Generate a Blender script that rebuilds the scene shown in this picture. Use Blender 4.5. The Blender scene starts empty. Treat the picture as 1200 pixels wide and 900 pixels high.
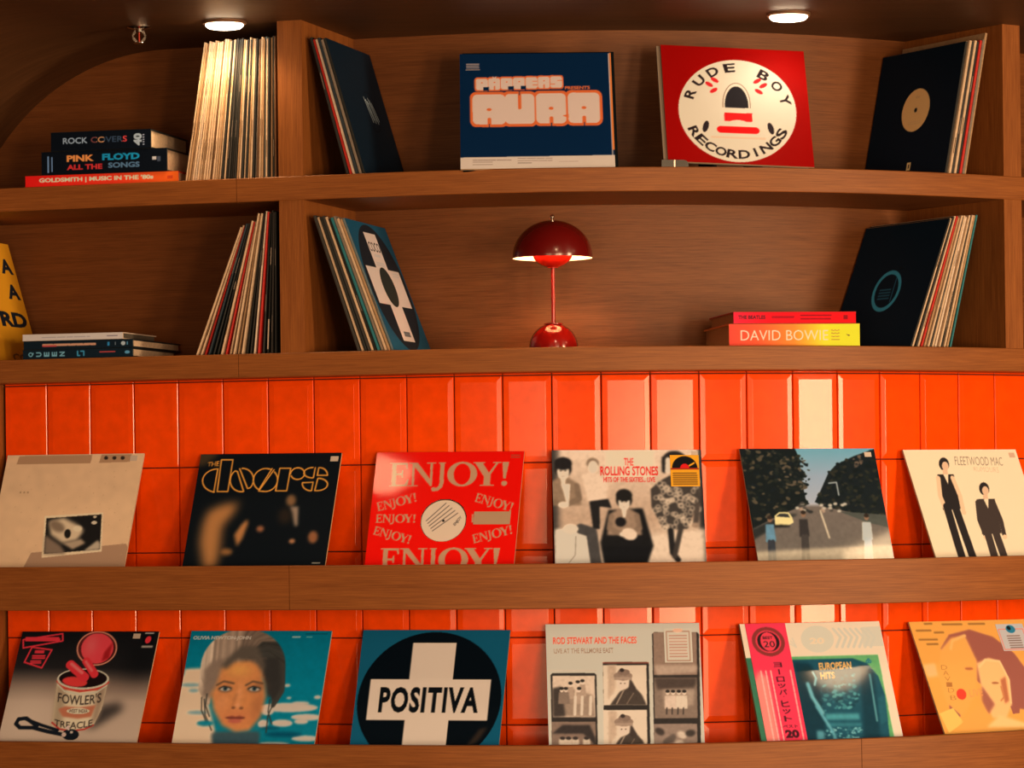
import bpy, bmesh, math, random
import numpy as np
from mathutils import Vector, Matrix

random.seed(7); RNG = np.random.default_rng(7)
SC = bpy.context.scene
COL = SC.collection

# ------------------------------------------------------------------ camera, world, lights, exposure
DIST, FPX, EYE, HOR, ROLL = 7.22, 3935.0, 1.5, 587.0, 0.0117
cam = bpy.data.cameras.new('camera'); cam_ob = bpy.data.objects.new('camera', cam); COL.objects.link(cam_ob)
cam.sensor_width = 36; cam.lens = FPX / 1200 * 36
cam.shift_y = (HOR - 450) / 1200; cam.clip_start = 0.1; cam.clip_end = 60
cam_ob.location = (0, -DIST, EYE)
cam_ob.rotation_euler = (math.pi / 2, ROLL, 0)
SC.camera = cam_ob
SC.view_settings.view_transform = 'Standard'; SC.view_settings.look = 'None'
SC.view_settings.gamma = 1; SC.view_settings.use_curve_mapping = False
SC.view_settings.exposure = 0.0

world = bpy.data.worlds.new('room_air'); SC.world = world; world.use_nodes = True
bg = world.node_tree.nodes['Background']
bg.inputs['Color'].default_value = (1.0, 0.66, 0.42, 1); bg.inputs['Strength'].default_value = 0.045

def look(o, target):
    o.rotation_euler = (Vector(target) - o.location).to_track_quat('-Z', 'Y').to_euler()
def area(name, loc, target, sx, sy, power, color):
    l = bpy.data.lights.new(name, 'AREA'); l.shape = 'RECTANGLE'; l.size = sx; l.size_y = sy
    l.energy = power; l.color = color
    o = bpy.data.objects.new(name, l); COL.objects.link(o); o.location = loc; look(o, target); return o
def spot(name, loc, target, power, color, angle, blend, radius, parent=None):
    l = bpy.data.lights.new(name, 'SPOT'); l.energy = power; l.color = color
    l.spot_size = math.radians(angle); l.spot_blend = blend; l.shadow_soft_size = radius
    o = bpy.data.objects.new(name, l); COL.objects.link(o); o.location = loc; look(o, target); return o
# daylight: one tall window at the right; unseen fill lights added behind the photographer
area('side_window_daylight', (4.35, -3.75, 1.75), (0.5, 0.0, 1.6), 0.62, 2.3, 215, (1.0, 0.66, 0.37))
for wx, ww, wp in ((-2.45, 0.75, 28), (-1.1, 0.7, 55), (2.02, 0.45, 105), (3.55, 0.8, 200)):
    area('front_fill_light', (wx, -9.0, 1.2), (0.1, 0.0, 1.45), ww, 2.1, wp * 1.2, (1.0, 0.62, 0.33))  # added fill lights without a known source, spaced to miss the tile reflections
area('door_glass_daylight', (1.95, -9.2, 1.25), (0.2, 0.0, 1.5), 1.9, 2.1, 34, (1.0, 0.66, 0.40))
# ceiling spots of the room in front of the shelves
for sx, sy, pw, pr, tx, tz in ((0.334, -1.368, 13, 0.05, 0.25, 1.15), (1.876, -0.852, 15, 0.09, 0.95, 1.30), (-0.728, -0.641, 7, 0.07, -0.6, 1.15)):
    spot('room_spot', (sx, sy, 2.53), (tx, 0.05, tz), pw, (1.0, 0.66, 0.36), 80, 0.9, pr)

# ------------------------------------------------------------------ plan of the curved wall
TW = 0.10599767                                    # tile pitch along the wall
_kn = np.array([-0.0326, 0.0648, 0.0298, 0.7149, 0.7004, 0.6620, 0.3213])
_ss = np.linspace(-1.0, 3.2, 4201)
_kk = np.interp(_ss, np.linspace(0, 22 * TW, 7), _kn); _kk[_ss < 0] = 0; _kk[_ss > 22 * TW] = 0.3
_ds = _ss[1] - _ss[0]
_i0 = int(np.argmin(abs(_ss)))
_psi = np.concatenate([[0], np.cumsum((_kk[1:] + _kk[:-1]) / 2 * _ds)]); _psi += -0.30642989 - _psi[_i0]
def _cum(f):
    c = np.concatenate([[0], np.cumsum((f[1:] + f[:-1]) / 2 * _ds)]); return c - c[_i0]
_x = -1.13818 + _cum(np.cos(_psi)); _y = 0.33063 + _cum(np.sin(_psi))
def psi(s): return float(np.interp(s, _ss, _psi))
def W(s, o=0.0, z=0.0):
    p = psi(s)
    return Vector((float(np.interp(s, _ss, _x)) + math.sin(p) * o, float(np.interp(s, _ss, _y)) - math.cos(p) * o, z))
_c, _s = math.cos(ROLL), math.sin(ROLL)
def rel(px, py): return ((px - 600) * _c - (py - HOR) * _s, (px - 600) * _s + (py - HOR) * _c)
def locate(px, py, o=0.0):
    rx, ry = rel(px, py)
    sn, cs = np.sin(_psi), np.cos(_psi)
    X = _x + sn * o; D = _y - cs * o + DIST
    s = float(np.interp(rx, FPX * X / D, _ss))
    P = W(s, o)
    return s, EYE - ry * (P.y + DIST) / FPX
def zat(px, py, o): return locate(px, py, o)[1]

O_SHELF, O_BACK, O_LIP = 0.075, -0.255, 0.200
Z1T, Z1B = zat(600, 197.5, O_SHELF), zat(600, 226, O_SHELF)
Z2T, Z2B = zat(600, 407.5, O_SHELF), zat(600, 436, O_SHELF)
ZL1T, ZL1B = zat(600, 661, O_LIP), zat(600, 714, O_LIP)
ZL2T = zat(600, 874, O_LIP); ZL2B = ZL2T - (ZL1T - ZL1B)
ZCEIL = EYE + 1.045
ZB1, ZB2 = zat(730, 529.2, 0.008) - 0.293, zat(510, 739.7, 0.008) - 0.293              # tops of the ledge boards, hidden behind the lips

# ------------------------------------------------------------------ materials
MATS = {}
def srgb(c):
    c = np.asarray(c, float) / 255.0
    return np.where(c <= 0.04045, c / 12.92, ((c + 0.055) / 1.055) ** 2.4)
def mat(name, col, rough=0.5, metal=0.0, coat=0.0, noise=0.0, nscale=60, emit=None, estr=0.0, spec=0.5):
    if name in MATS: return MATS[name]
    m = bpy.data.materials.new(name); m.use_nodes = True; nt = m.node_tree; b = nt.nodes['Principled BSDF']
    b.inputs['Base Color'].default_value = (*col, 1); b.inputs['Roughness'].default_value = rough
    b.inputs['Metallic'].default_value = metal; b.inputs['Coat Weight'].default_value = coat
    b.inputs['Coat Roughness'].default_value = 0.12; b.inputs['Specular IOR Level'].default_value = spec
    if emit: b.inputs['Emission Color'].default_value = (*emit, 1); b.inputs['Emission Strength'].default_value = estr
    if noise:
        t = nt.nodes.new('ShaderNodeTexCoord'); n = nt.nodes.new('ShaderNodeTexNoise'); n.inputs['Scale'].default_value = nscale
        n.inputs['Detail'].default_value = 3
        r = nt.nodes.new('ShaderNodeMapRange'); r.inputs['To Min'].default_value = 1 - noise; r.inputs['To Max'].default_value = 1 + noise
        r.inputs['From Min'].default_value = 0.3; r.inputs['From Max'].default_value = 0.7
        x = nt.nodes.new('ShaderNodeMix'); x.data_type = 'RGBA'; x.blend_type = 'MULTIPLY'; x.inputs[0].default_value = 1
        x.inputs[6].default_value = (*col, 1)
        nt.links.new(t.outputs['Object'], n.inputs['Vector']); nt.links.new(n.outputs['Fac'], r.inputs['Value'])
        nt.links.new(r.outputs['Result'], x.inputs[7]); nt.links.new(x.outputs[2], b.inputs['Base Color'])
    MATS[name] = m; return m
def wood(name, a, b_, scale=(3.5, 130, 1), rough=0.5, vertical=False, use_uv=True):
    m = bpy.data.materials.new(name); m.use_nodes = True; nt = m.node_tree; b = nt.nodes['Principled BSDF']
    L = nt.links.new; N = nt.nodes.new
    t = N('ShaderNodeTexCoord'); mp = N('ShaderNodeMapping')
    mp.inputs['Scale'].default_value = (scale[1], scale[0], 1) if vertical else scale
    L(t.outputs['UV' if use_uv else 'Object'], mp.inputs['Vector'])
    n = N('ShaderNodeTexNoise'); n.inputs['Scale'].default_value = 3.0; n.inputs['Detail'].default_value = 6; n.inputs['Roughness'].default_value = 0.65
    n.inputs['Distortion'].default_value = 0.25
    L(mp.outputs[0], n.inputs['Vector'])
    mp2 = N('ShaderNodeMapping'); mp2.inputs['Scale'].default_value = (26, 1.1, 1) if vertical else (1.1, 26, 1)
    L(t.outputs['UV' if use_uv else 'Object'], mp2.inputs['Vector'])
    n2 = N('ShaderNodeTexNoise'); n2.inputs['Scale'].default_value = 2.0; n2.inputs['Detail'].default_value = 4; n2.inputs['Distortion'].default_value = 0.6
    L(mp2.outputs[0], n2.inputs['Vector'])
    ad = N('ShaderNodeMath'); ad.operation = 'MULTIPLY_ADD'; ad.inputs[1].default_value = 0.72
    mu = N('ShaderNodeMath'); mu.operation = 'MULTIPLY'; mu.inputs[1].default_value = 0.28
    L(n2.outputs['Fac'], mu.inputs[0]); L(n.outputs['Fac'], ad.inputs[0]); L(mu.outputs[0], ad.inputs[2])
    cr = N('ShaderNodeValToRGB'); e = cr.color_ramp.elements
    e[0].position = 0.36; e[0].color = (*a, 1); e[1].position = 0.66; e[1].color = (*b_, 1)
    L(ad.outputs[0], cr.inputs['Fac']); L(cr.outputs['Color'], b.inputs['Base Color'])
    b.inputs['Roughness'].default_value = rough; b.inputs['Specular IOR Level'].default_value = 0.35
    bp = N('ShaderNodeBump'); bp.inputs['Strength'].default_value = 0.12; bp.inputs['Distance'].default_value = 0.001
    L(n.outputs['Fac'], bp.inputs['Height']); L(bp.outputs[0], b.inputs['Normal'])
    MATS[name] = m; return m
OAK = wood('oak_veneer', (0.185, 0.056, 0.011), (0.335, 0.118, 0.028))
OAK_SHADED = wood('oak_veneer_shaded', (0.115, 0.034, 0.0075), (0.215, 0.075, 0.019))  # same oak, darkened to put the compartments' shade into the back panel
OAKV = wood('oak_veneer_upright', (0.185, 0.056, 0.011), (0.335, 0.118, 0.028), vertical=True)
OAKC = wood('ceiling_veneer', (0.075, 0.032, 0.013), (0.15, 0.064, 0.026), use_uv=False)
TILE = mat('orange_glaze', (0.93, 0.078, 0.001), rough=0.16, noise=0.07, nscale=34, spec=0.32)
GROUT = mat('dark_grout', (0.10, 0.016, 0.006), rough=0.9)
def ink(name, rough=0.5, coat=0.0, crough=0.12):
    if name in MATS: return MATS[name]
    m = mat(name, (1, 1, 1), rough=rough, coat=coat, spec=0.06); b = m.node_tree.nodes['Principled BSDF']
    b.inputs['Coat Roughness'].default_value = crough
    a = m.node_tree.nodes.new('ShaderNodeAttribute'); a.attribute_name = 'ink'
    m.node_tree.links.new(a.outputs['Color'], b.inputs['Base Color']); return m
PRINT = ink('printed_card', 0.55); GLOSS = ink('printed_card_in_film', 0.5, 0.30, 0.06)
BLACKCARD = mat('black_card', (0.005, 0.009, 0.013), 0.6, spec=0.1)
VINYL = mat('black_vinyl', (0.006, 0.007, 0.008), 0.25)
EDGE = mat('sleeve_card_edge', (0.55, 0.42, 0.30), 0.7)
PAPER = mat('page_block', (0.74, 0.58, 0.44), 0.8, noise=0.12, nscale=180)
CHROME = mat('chrome', (0.75, 0.7, 0.65), 0.15, 1.0)
REDLAC = mat('red_lacquer', (0.30, 0.006, 0.004), 0.16, coat=0.4)

# ------------------------------------------------------------------ mesh helpers
class MB:
    def __init__(self): self.v, self.f, self.m, self.c, self.uv = [], [], [], [], []
    def face(self, idx, mi=0, uv=None): self.f.append(tuple(idx)); self.m.append(mi); self.uv.append(uv)
    def vs(self, pts, col=(1, 1, 1)):
        b = len(self.v); self.v += [tuple(p) for p in pts]; self.c += [col] * len(pts); return b
    def box(self, x0, x1, y0, y1, z0, z1, mi=0, col=(1, 1, 1)):
        b = self.vs([(x, y, z) for x in (x0, x1) for y in (y0, y1) for z in (z0, z1)], col)
        for q in ((0, 1, 3, 2), (4, 6, 7, 5), (0, 4, 5, 1), (2, 3, 7, 6), (0, 2, 6, 4), (1, 5, 7, 3)): self.face([b + i for i in q], mi)
    def cbox(self, x0, x1, y0, y1, z0, z1, ch, mi=0, col=(1, 1, 1)):
        """box with the four upright-to-depth edges chamfered at the front (y0) face"""
        ring = [(x0 + ch, y0), (x1 - ch, y0), (x1, y0 + ch), (x1, y1), (x0, y1), (x0, y0 + ch)]
        b = self.vs([(x, y, z) for z in (z0, z1) for x, y in ring], col); n = len(ring)
        for i in range(n): self.face([b + i, b + (i + 1) % n, b + n + (i + 1) % n, b + n + i], mi)
        self.face([b + i for i in range(n)][::-1], mi); self.face([b + n + i for i in range(n)], mi)
    def lathe(self, prof, n=48, mi=0, cx=0, cy=0, cz=0, col=(1, 1, 1), caps=(1, 1)):
        b = self.vs([(cx + r * math.cos(2 * math.pi * k / n), cy + r * math.sin(2 * math.pi * k / n), cz + z) for r, z in prof for k in range(n)], col)
        for i in range(len(prof) - 1):
            for k in range(n): self.face([b + i * n + k, b + i * n + (k + 1) % n, b + (i + 1) * n + (k + 1) % n, b + (i + 1) * n + k], mi)
        if caps[0]: self.face([b + k for k in range(n)][::-1], mi)
        e = b + (len(prof) - 1) * n
        if caps[1]: self.face([e + k for k in range(n)], mi)
    def disc(self, cx, cz, r, y0, y1, n=48, mi=0, col=(1, 1, 1)):   # a disc facing -y
        b = self.vs([(cx + r * math.cos(2 * math.pi * k / n), y, cz + r * math.sin(2 * math.pi * k / n)) for y in (y0, y1) for k in range(n)], col)
        self.face([b + k for k in range(n)], mi); self.face([b + n + k for k in range(n)][::-1], mi)
        for k in range(n): self.face([b + k, b + n + k, b + n + (k + 1) % n, b + (k + 1) % n], mi)
    def sweep(self, prof, s0, s1, step=0.035, mi=0):
        """closed profile [(offset, z)] swept along the wall; UV in metres"""
        n = max(2, int((s1 - s0) / step) + 1); ss = np.linspace(s0, s1, n); k = len(prof)
        b = self.vs([W(s, o, z) for s in ss for o, z in prof])
        per = [0]
        for i in range(k): per.append(per[-1] + math.dist(prof[i], prof[(i + 1) % k]))
        for j in range(n - 1):
            for i in range(k):
                i2 = (i + 1) % k
                self.face([b + j * k + i, b + (j + 1) * k + i, b + (j + 1) * k + i2, b + j * k + i2], mi,
                          [(ss[j], per[i]), (ss[j + 1], per[i]), (ss[j + 1], per[i + 1]), (ss[j], per[i + 1])])
        self.face([b + i for i in range(k)], mi); e = b + (n - 1) * k; self.face([e + i for i in range(k)][::-1], mi)
    def radial(self, s, wid, o0, o1, z0, z1, mi=0, ps=None):
        """upright panel standing square to the wall at s"""
        p = psi(s) if ps is None else ps
        t = Vector((math.cos(p), math.sin(p), 0)); n = Vector((math.sin(p), -math.cos(p), 0)); c = W(s, 0, 0)
        P = [c + t * a + n * o + Vector((0, 0, z)) for a in (-wid / 2, wid / 2) for o in (o0, o1) for z in (z0, z1)]
        b = self.vs(P)
        for q, ax in (((0, 1, 3, 2), 'o'), ((4, 6, 7, 5), 'o'), ((0, 4, 5, 1), 'a'), ((2, 3, 7, 6), 'a'), ((0, 2, 6, 4), 't'), ((1, 5, 7, 3), 't')):
            uv = []
            for i in q:
                a, o, z = (i >> 2) & 1, (i >> 1) & 1, i & 1
                A = (-wid / 2, wid / 2)[a]; O = (o0, o1)[o]; Z = (z0, z1)[z]
                uv.append((O + s if ax == 'o' else A + s, Z if ax != 't' else O))
            self.face([b + i for i in q], mi, uv)
    def grid(self, x0, x1, z0, z1, y, cols, mi, hole=None):
        ny, nx = cols.shape[:2]; xs = np.linspace(x0, x1, nx); zs = np.linspace(z0, z1, ny)
        self._grid = (xs, zs, y, cols, mi, hole)
    def build(self, name, mats, parent=None, mw=None, smooth=False):
        me = bpy.data.meshes.new(name)
        V = np.array(self.v, dtype=np.float32).reshape(-1, 3); C = np.array(self.c, dtype=np.float32).reshape(-1, 3)
        loops = [i for f in self.f for i in f]; lens = [len(f) for f in self.f]; mi = list(self.m)
        uvs = []
        for f, u in zip(self.f, self.uv): uvs += (list(u) if u else [(V[i][0], V[i][2]) for i in f])
        L = np.array(loops, dtype=np.int32); N = np.array(lens, dtype=np.int32); M = np.array(mi, dtype=np.int32); U = np.array(uvs, dtype=np.float32).reshape(-1, 2)
        g = getattr(self, '_grid', None)
        if g:
            xs, zs, y, cols, gm, hole = g; nx, ny = len(xs), len(zs); b = len(V)
            XX, ZZ = np.meshgrid(xs, zs)
            gv = np.stack([XX.ravel(), np.full(nx * ny, y), ZZ.ravel()], 1)
            idx = np.arange(nx * ny).reshape(ny, nx)
            q = np.stack([idx[:-1, :-1], idx[:-1, 1:], idx[1:, 1:], idx[1:, :-1]], -1).reshape(-1, 4)
            if hole:
                cx, cz, r = hole; ctr = gv[q].mean(1); q = q[np.hypot(ctr[:, 0] - cx, ctr[:, 2] - cz) > r]
            V = np.concatenate([V, gv.astype(np.float32)]); C = np.concatenate([C, cols.reshape(-1, 3).astype(np.float32)])
            U = np.concatenate([U, gv[q.ravel()][:, [0, 2]].astype(np.float32)])
            L = np.concatenate([L, (q + b).ravel().astype(np.int32)]); N = np.concatenate([N, np.full(len(q), 4, np.int32)]); M = np.concatenate([M, np.full(len(q), gm, np.int32)])
        me.vertices.add(len(V)); me.vertices.foreach_set('co', V.ravel())
        me.loops.add(len(L)); me.loops.foreach_set('vertex_index', L)
        st = np.concatenate([[0], np.cumsum(N)[:-1]]).astype(np.int32)
        me.polygons.add(len(N)); me.polygons.foreach_set('loop_start', st); me.polygons.foreach_set('loop_total', N)
        me.polygons.foreach_set('material_index', M)
        me.polygons.foreach_set('use_smooth', np.full(len(N), bool(smooth)))
        ul = me.uv_layers.new(name='UVMap'); ul.data.foreach_set('uv', U.ravel())
        ca = me.color_attributes.new('ink', 'FLOAT_COLOR', 'POINT')
        ca.data.foreach_set('color', np.concatenate([C, np.ones((len(C), 1), np.float32)], 1).ravel())
        me.update(calc_edges=True); me.validate()
        if not g:
            bm = bmesh.new(); bm.from_mesh(me); bmesh.ops.recalc_face_normals(bm, faces=bm.faces); bm.to_mesh(me); bm.free()
        for m in (mats if isinstance(mats, (list, tuple)) else [mats]): me.materials.append(m)
        if smooth: me.set_sharp_from_angle(angle=math.radians(32))
        o = bpy.data.objects.new(name, me); COL.objects.link(o)
        if parent: o.parent = parent
        if mw is not None: o.matrix_basis = mw
        return o
def tag(o, label=None, cat=None, group=None, kind=None):
    if label: o['label'] = label
    if cat: o['category'] = cat
    if group: o['group'] = group
    if kind: o['kind'] = kind
    return o
def empty(name, mw, label, cat, group=None):
    o = bpy.data.objects.new(name, None); COL.objects.link(o); o.empty_display_size = 0.05; o.matrix_basis = mw
    return tag(o, label, cat, group)
def frame(origin, p, lean_back=0.0, roll=0.0):
    """local x along the wall, local -y towards the room, local z up the thing"""
    t = Vector((math.cos(p), math.sin(p), 0)); n = Vector((math.sin(p), -math.cos(p), 0)); z = Vector((0, 0, 1))
    N = n * math.cos(lean_back) + z * math.sin(lean_back); u = z * math.cos(lean_back) - n * math.sin(lean_back)
    M = Matrix((t, -N, u)).transposed().to_4x4(); M.translation = origin
    return M @ Matrix.Rotation(roll, 4, 'Y')

# ------------------------------------------------------------------ the setting
def plane_box(name, x0, x1, y0, y1, z0, z1, m):
    b = MB(); b.box(x0, x1, y0, y1, z0, z1); return tag(b.build(name, m), kind='structure')
plane_box('floor', -5, 5, -9.5, 2.5, -0.1, 0.0, wood('floor_boards', (0.05, 0.025, 0.012), (0.10, 0.05, 0.024), use_uv=False))
plane_box('ceiling', -5, 5, -9.5, 2.5, ZCEIL, ZCEIL + 0.1, OAKC)

zj = [zat(600, y, 0.0) for y in (440, 542.5, 646, 748, 849.5)]
TH = (zj[0] - zj[-1]) / 4
S_END = 27
b = MB()
b.sweep([(-0.03, 0.0), (-0.004, 0.0), (-0.004, Z2B), (-0.03, Z2B)], 0.0, S_END * TW, mi=1)
rows = [(zj[0] - (i + 1) * TH, zj[0] - i * TH) for i in range(7)] + [(zj[0], Z2B)]
for z0, z1 in rows:
    for i in range(S_END):
        g = 0.0013
        if i == 0: s0 = 0.003
        else: s0 = i * TW + g
        s1 = (i + 1) * TW - g
        A, B = W(s0), W(s1); t = (B - A).normalized(); n = Vector((t.y, -t.x, 0)); wd = (B - A).length
        ta, tb = RNG.normal(0, 0.0035), RNG.normal(0, 0.003)
        zz0, zz1 = z0 + g, z1 - g * (z1 < Z2B)
        if z1 - z0 < 0.03: zz1 = z1
        hgt = zz1 - zz0
        rings = []
        bev = min(0.0115, hgt * .3)
        for ins, o in ((0, -0.004), (0, 0.0022), (0.0013, 0.0036), (bev, 0.0046), (bev + .0008, 0.00475)):
            ring = []
            for u, v in ((ins, ins), (wd - ins, ins), (wd - ins, hgt - ins), (ins, hgt - ins)):
                tilt = (u - wd / 2) * ta + (v - hgt / 2) * tb if o > 0 else 0
                ring.append(A + t * u + n * (o + tilt) + Vector((0, 0, zz0 + v)))
            rings.append(b.vs(ring))
        for r in range(len(rings) - 1):
            for k in range(4): b.face([rings[r] + k, rings[r] + (k + 1) % 4, rings[r + 1] + (k + 1) % 4, rings[r + 1] + k], 0)
        b.face([rings[-1] + k for k in range(4)], 0)
tag(b.build('wall_back', [TILE, GROUT]), kind='structure')
b = MB(); b.sweep([(-0.03, 0.0), (-0.005, 0.0), (-0.005, Z2B), (-0.03, Z2B)], -0.75, -0.064)
tag(b.build('wall_left', OAK, smooth=True), kind='structure')
b = MB(); b.radial(-0.034, 0.06, -0.03, 0.035, 0.0, Z2B)
tag(b.build('trim_1', OAKV), kind='structure')

# ------------------------------------------------------------------ the built-in shelf unit
S0, S1 = -0.75, 2.75
sd_left = locate(342.5, 300, O_SHELF)[0]; sd_right = locate(1188, 300, O_SHELF)[0]
shelf = empty('wall_shelf_unit', Matrix.Translation(W(1.1, 0, Z2B)), 'built-in curved oak shelf unit with two open tiers above the orange tiles', 'shelf unit')
inv = shelf.matrix_basis.inverted()
def part(name, bb, m, parent=shelf, iv=None, **k): return bb.build(name, m, parent, iv if iv is not None else inv, smooth=True, **k)
b = MB(); b.sweep([(O_BACK - 0.02, Z2B), (O_BACK, Z2B), (O_BACK, ZCEIL), (O_BACK - 0.02, ZCEIL)], S0, S1); part('back_panel', b, OAK_SHADED)
s_joint = locate(277, 210, O_SHELF)[0]
for zt, zb in ((Z1T, Z1B), (Z2T, Z2B)):
    e = 0.0015
    b = MB(); b.sweep([(O_BACK, zb), (O_SHELF - e, zb), (O_SHELF, zb + e), (O_SHELF, zt - e), (O_SHELF - e, zt), (O_BACK, zt)], S0, s_joint - .0006)
    b.sweep([(O_BACK, zb), (O_SHELF - e, zb), (O_SHELF, zb + e), (O_SHELF, zt - e), (O_SHELF - e, zt), (O_BACK, zt)], s_joint + .0006, S1)
    part('shelf_board', b, OAK)
P_LEFT, P_RIGHT = psi(sd_left) - 0.02, psi(sd_right)
for s, wd, p in ((sd_left, 0.056, P_LEFT), (sd_right, 0.052, P_RIGHT)):
    for za, zb in ((Z1T, ZCEIL), (Z2T, Z1B)):
        b = MB(); b.radial(s, wd, O_BACK, O_SHELF - 0.001, za, zb, ps=p); part('divider', b, OAKV)
# at the far left the ceiling bends down in a cove that runs on towards the room
b = MB()
sc = locate(122, 30, O_SHELF)[0]; R = 0.52; arc = [(sc - R * math.sin(a), ZCEIL - R * (1 - math.cos(a))) for a in np.linspace(0.0, math.pi / 2, 33)]
pts = arc + [(sc - R - 0.02, arc[-1][1]), (sc - R - 0.02, ZCEIL + .01), (sc, ZCEIL + .01)]; n = len(pts)
fb = b.vs([W(s, 1.6, z) for s, z in pts]); bb_ = b.vs([W(s, O_BACK, z) for s, z in pts])
for i in range(n): b.face([fb + i, fb + (i + 1) % n, bb_ + (i + 1) % n, bb_ + i], 0)
b.face([fb + i for i in range(n)]); b.face([bb_ + i for i in range(n)])
tag(b.build('trim_2', OAKC, smooth=True), kind='structure')

def ledge(zt, zb, zboard, label, sj):
    r = empty('display_ledge', Matrix.Translation(W(1.1, 0.1, zb)), label, 'ledge', 'record display ledges'); iv = r.matrix_basis.inverted()
    b = MB(); b.sweep([(0.005, zboard - 0.018), (O_LIP - 0.022, zboard - 0.018), (O_LIP - 0.022, zboard), (0.005, zboard)], 0.0, S1); part('ledge_board', b, OAK, r, iv)
    e = 0.0015; pr = [(O_LIP - 0.022, zb), (O_LIP - e, zb), (O_LIP, zb + e), (O_LIP, zt - e), (O_LIP - e, zt), (O_LIP - 0.022, zt)]
    b = MB(); b.sweep(pr, -0.2, sj - .0006); b.sweep(pr, sj + .0006, S1); part('front_lip', b, OAK, r, iv)
ledge(ZL1T, ZL1B, ZB1, 'upper oak ledge with a plain front lip, holding the upper row of displayed records', locate(339, 690, O_LIP)[0])
ledge(ZL2T, ZL2B, ZB2, 'lower oak ledge along the bottom edge, holding the lower row of displayed records', locate(1010, 890, O_LIP)[0])
# ------------------------------------------------------------------ printing on card: a small painter whose picture becomes the ink colours of a fine mesh
_TXT = {}
def text_tris(body, off=0.0, shear=0.0, sp=1.0):
    key = (body, off, shear, sp)
    if key in _TXT: return _TXT[key]
    c = bpy.data.curves.new('t', 'FONT'); c.body = body; c.size = 1; c.offset = off; c.shear = shear; c.space_character = sp; c.resolution_u = 3
    o = bpy.data.objects.new('t', c); COL.objects.link(o)
    dg = bpy.context.evaluated_depsgraph_get(); dg.update(); ev = o.evaluated_get(dg); me = ev.to_mesh(); me.calc_loop_triangles()
    v = np.array([x.co[:2] for x in me.vertices]).reshape(-1, 2); t = np.array([x.vertices[:] for x in me.loop_triangles], int).reshape(-1, 3)
    ev.to_mesh_clear(); bpy.data.objects.remove(o); bpy.data.curves.remove(c)
    lo, hi = v.min(0), v.max(0); v = (v - lo) / np.maximum(hi - lo, 1e-6)
    _TXT[key] = (v[t], (hi - lo)); return _TXT[key]

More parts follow.
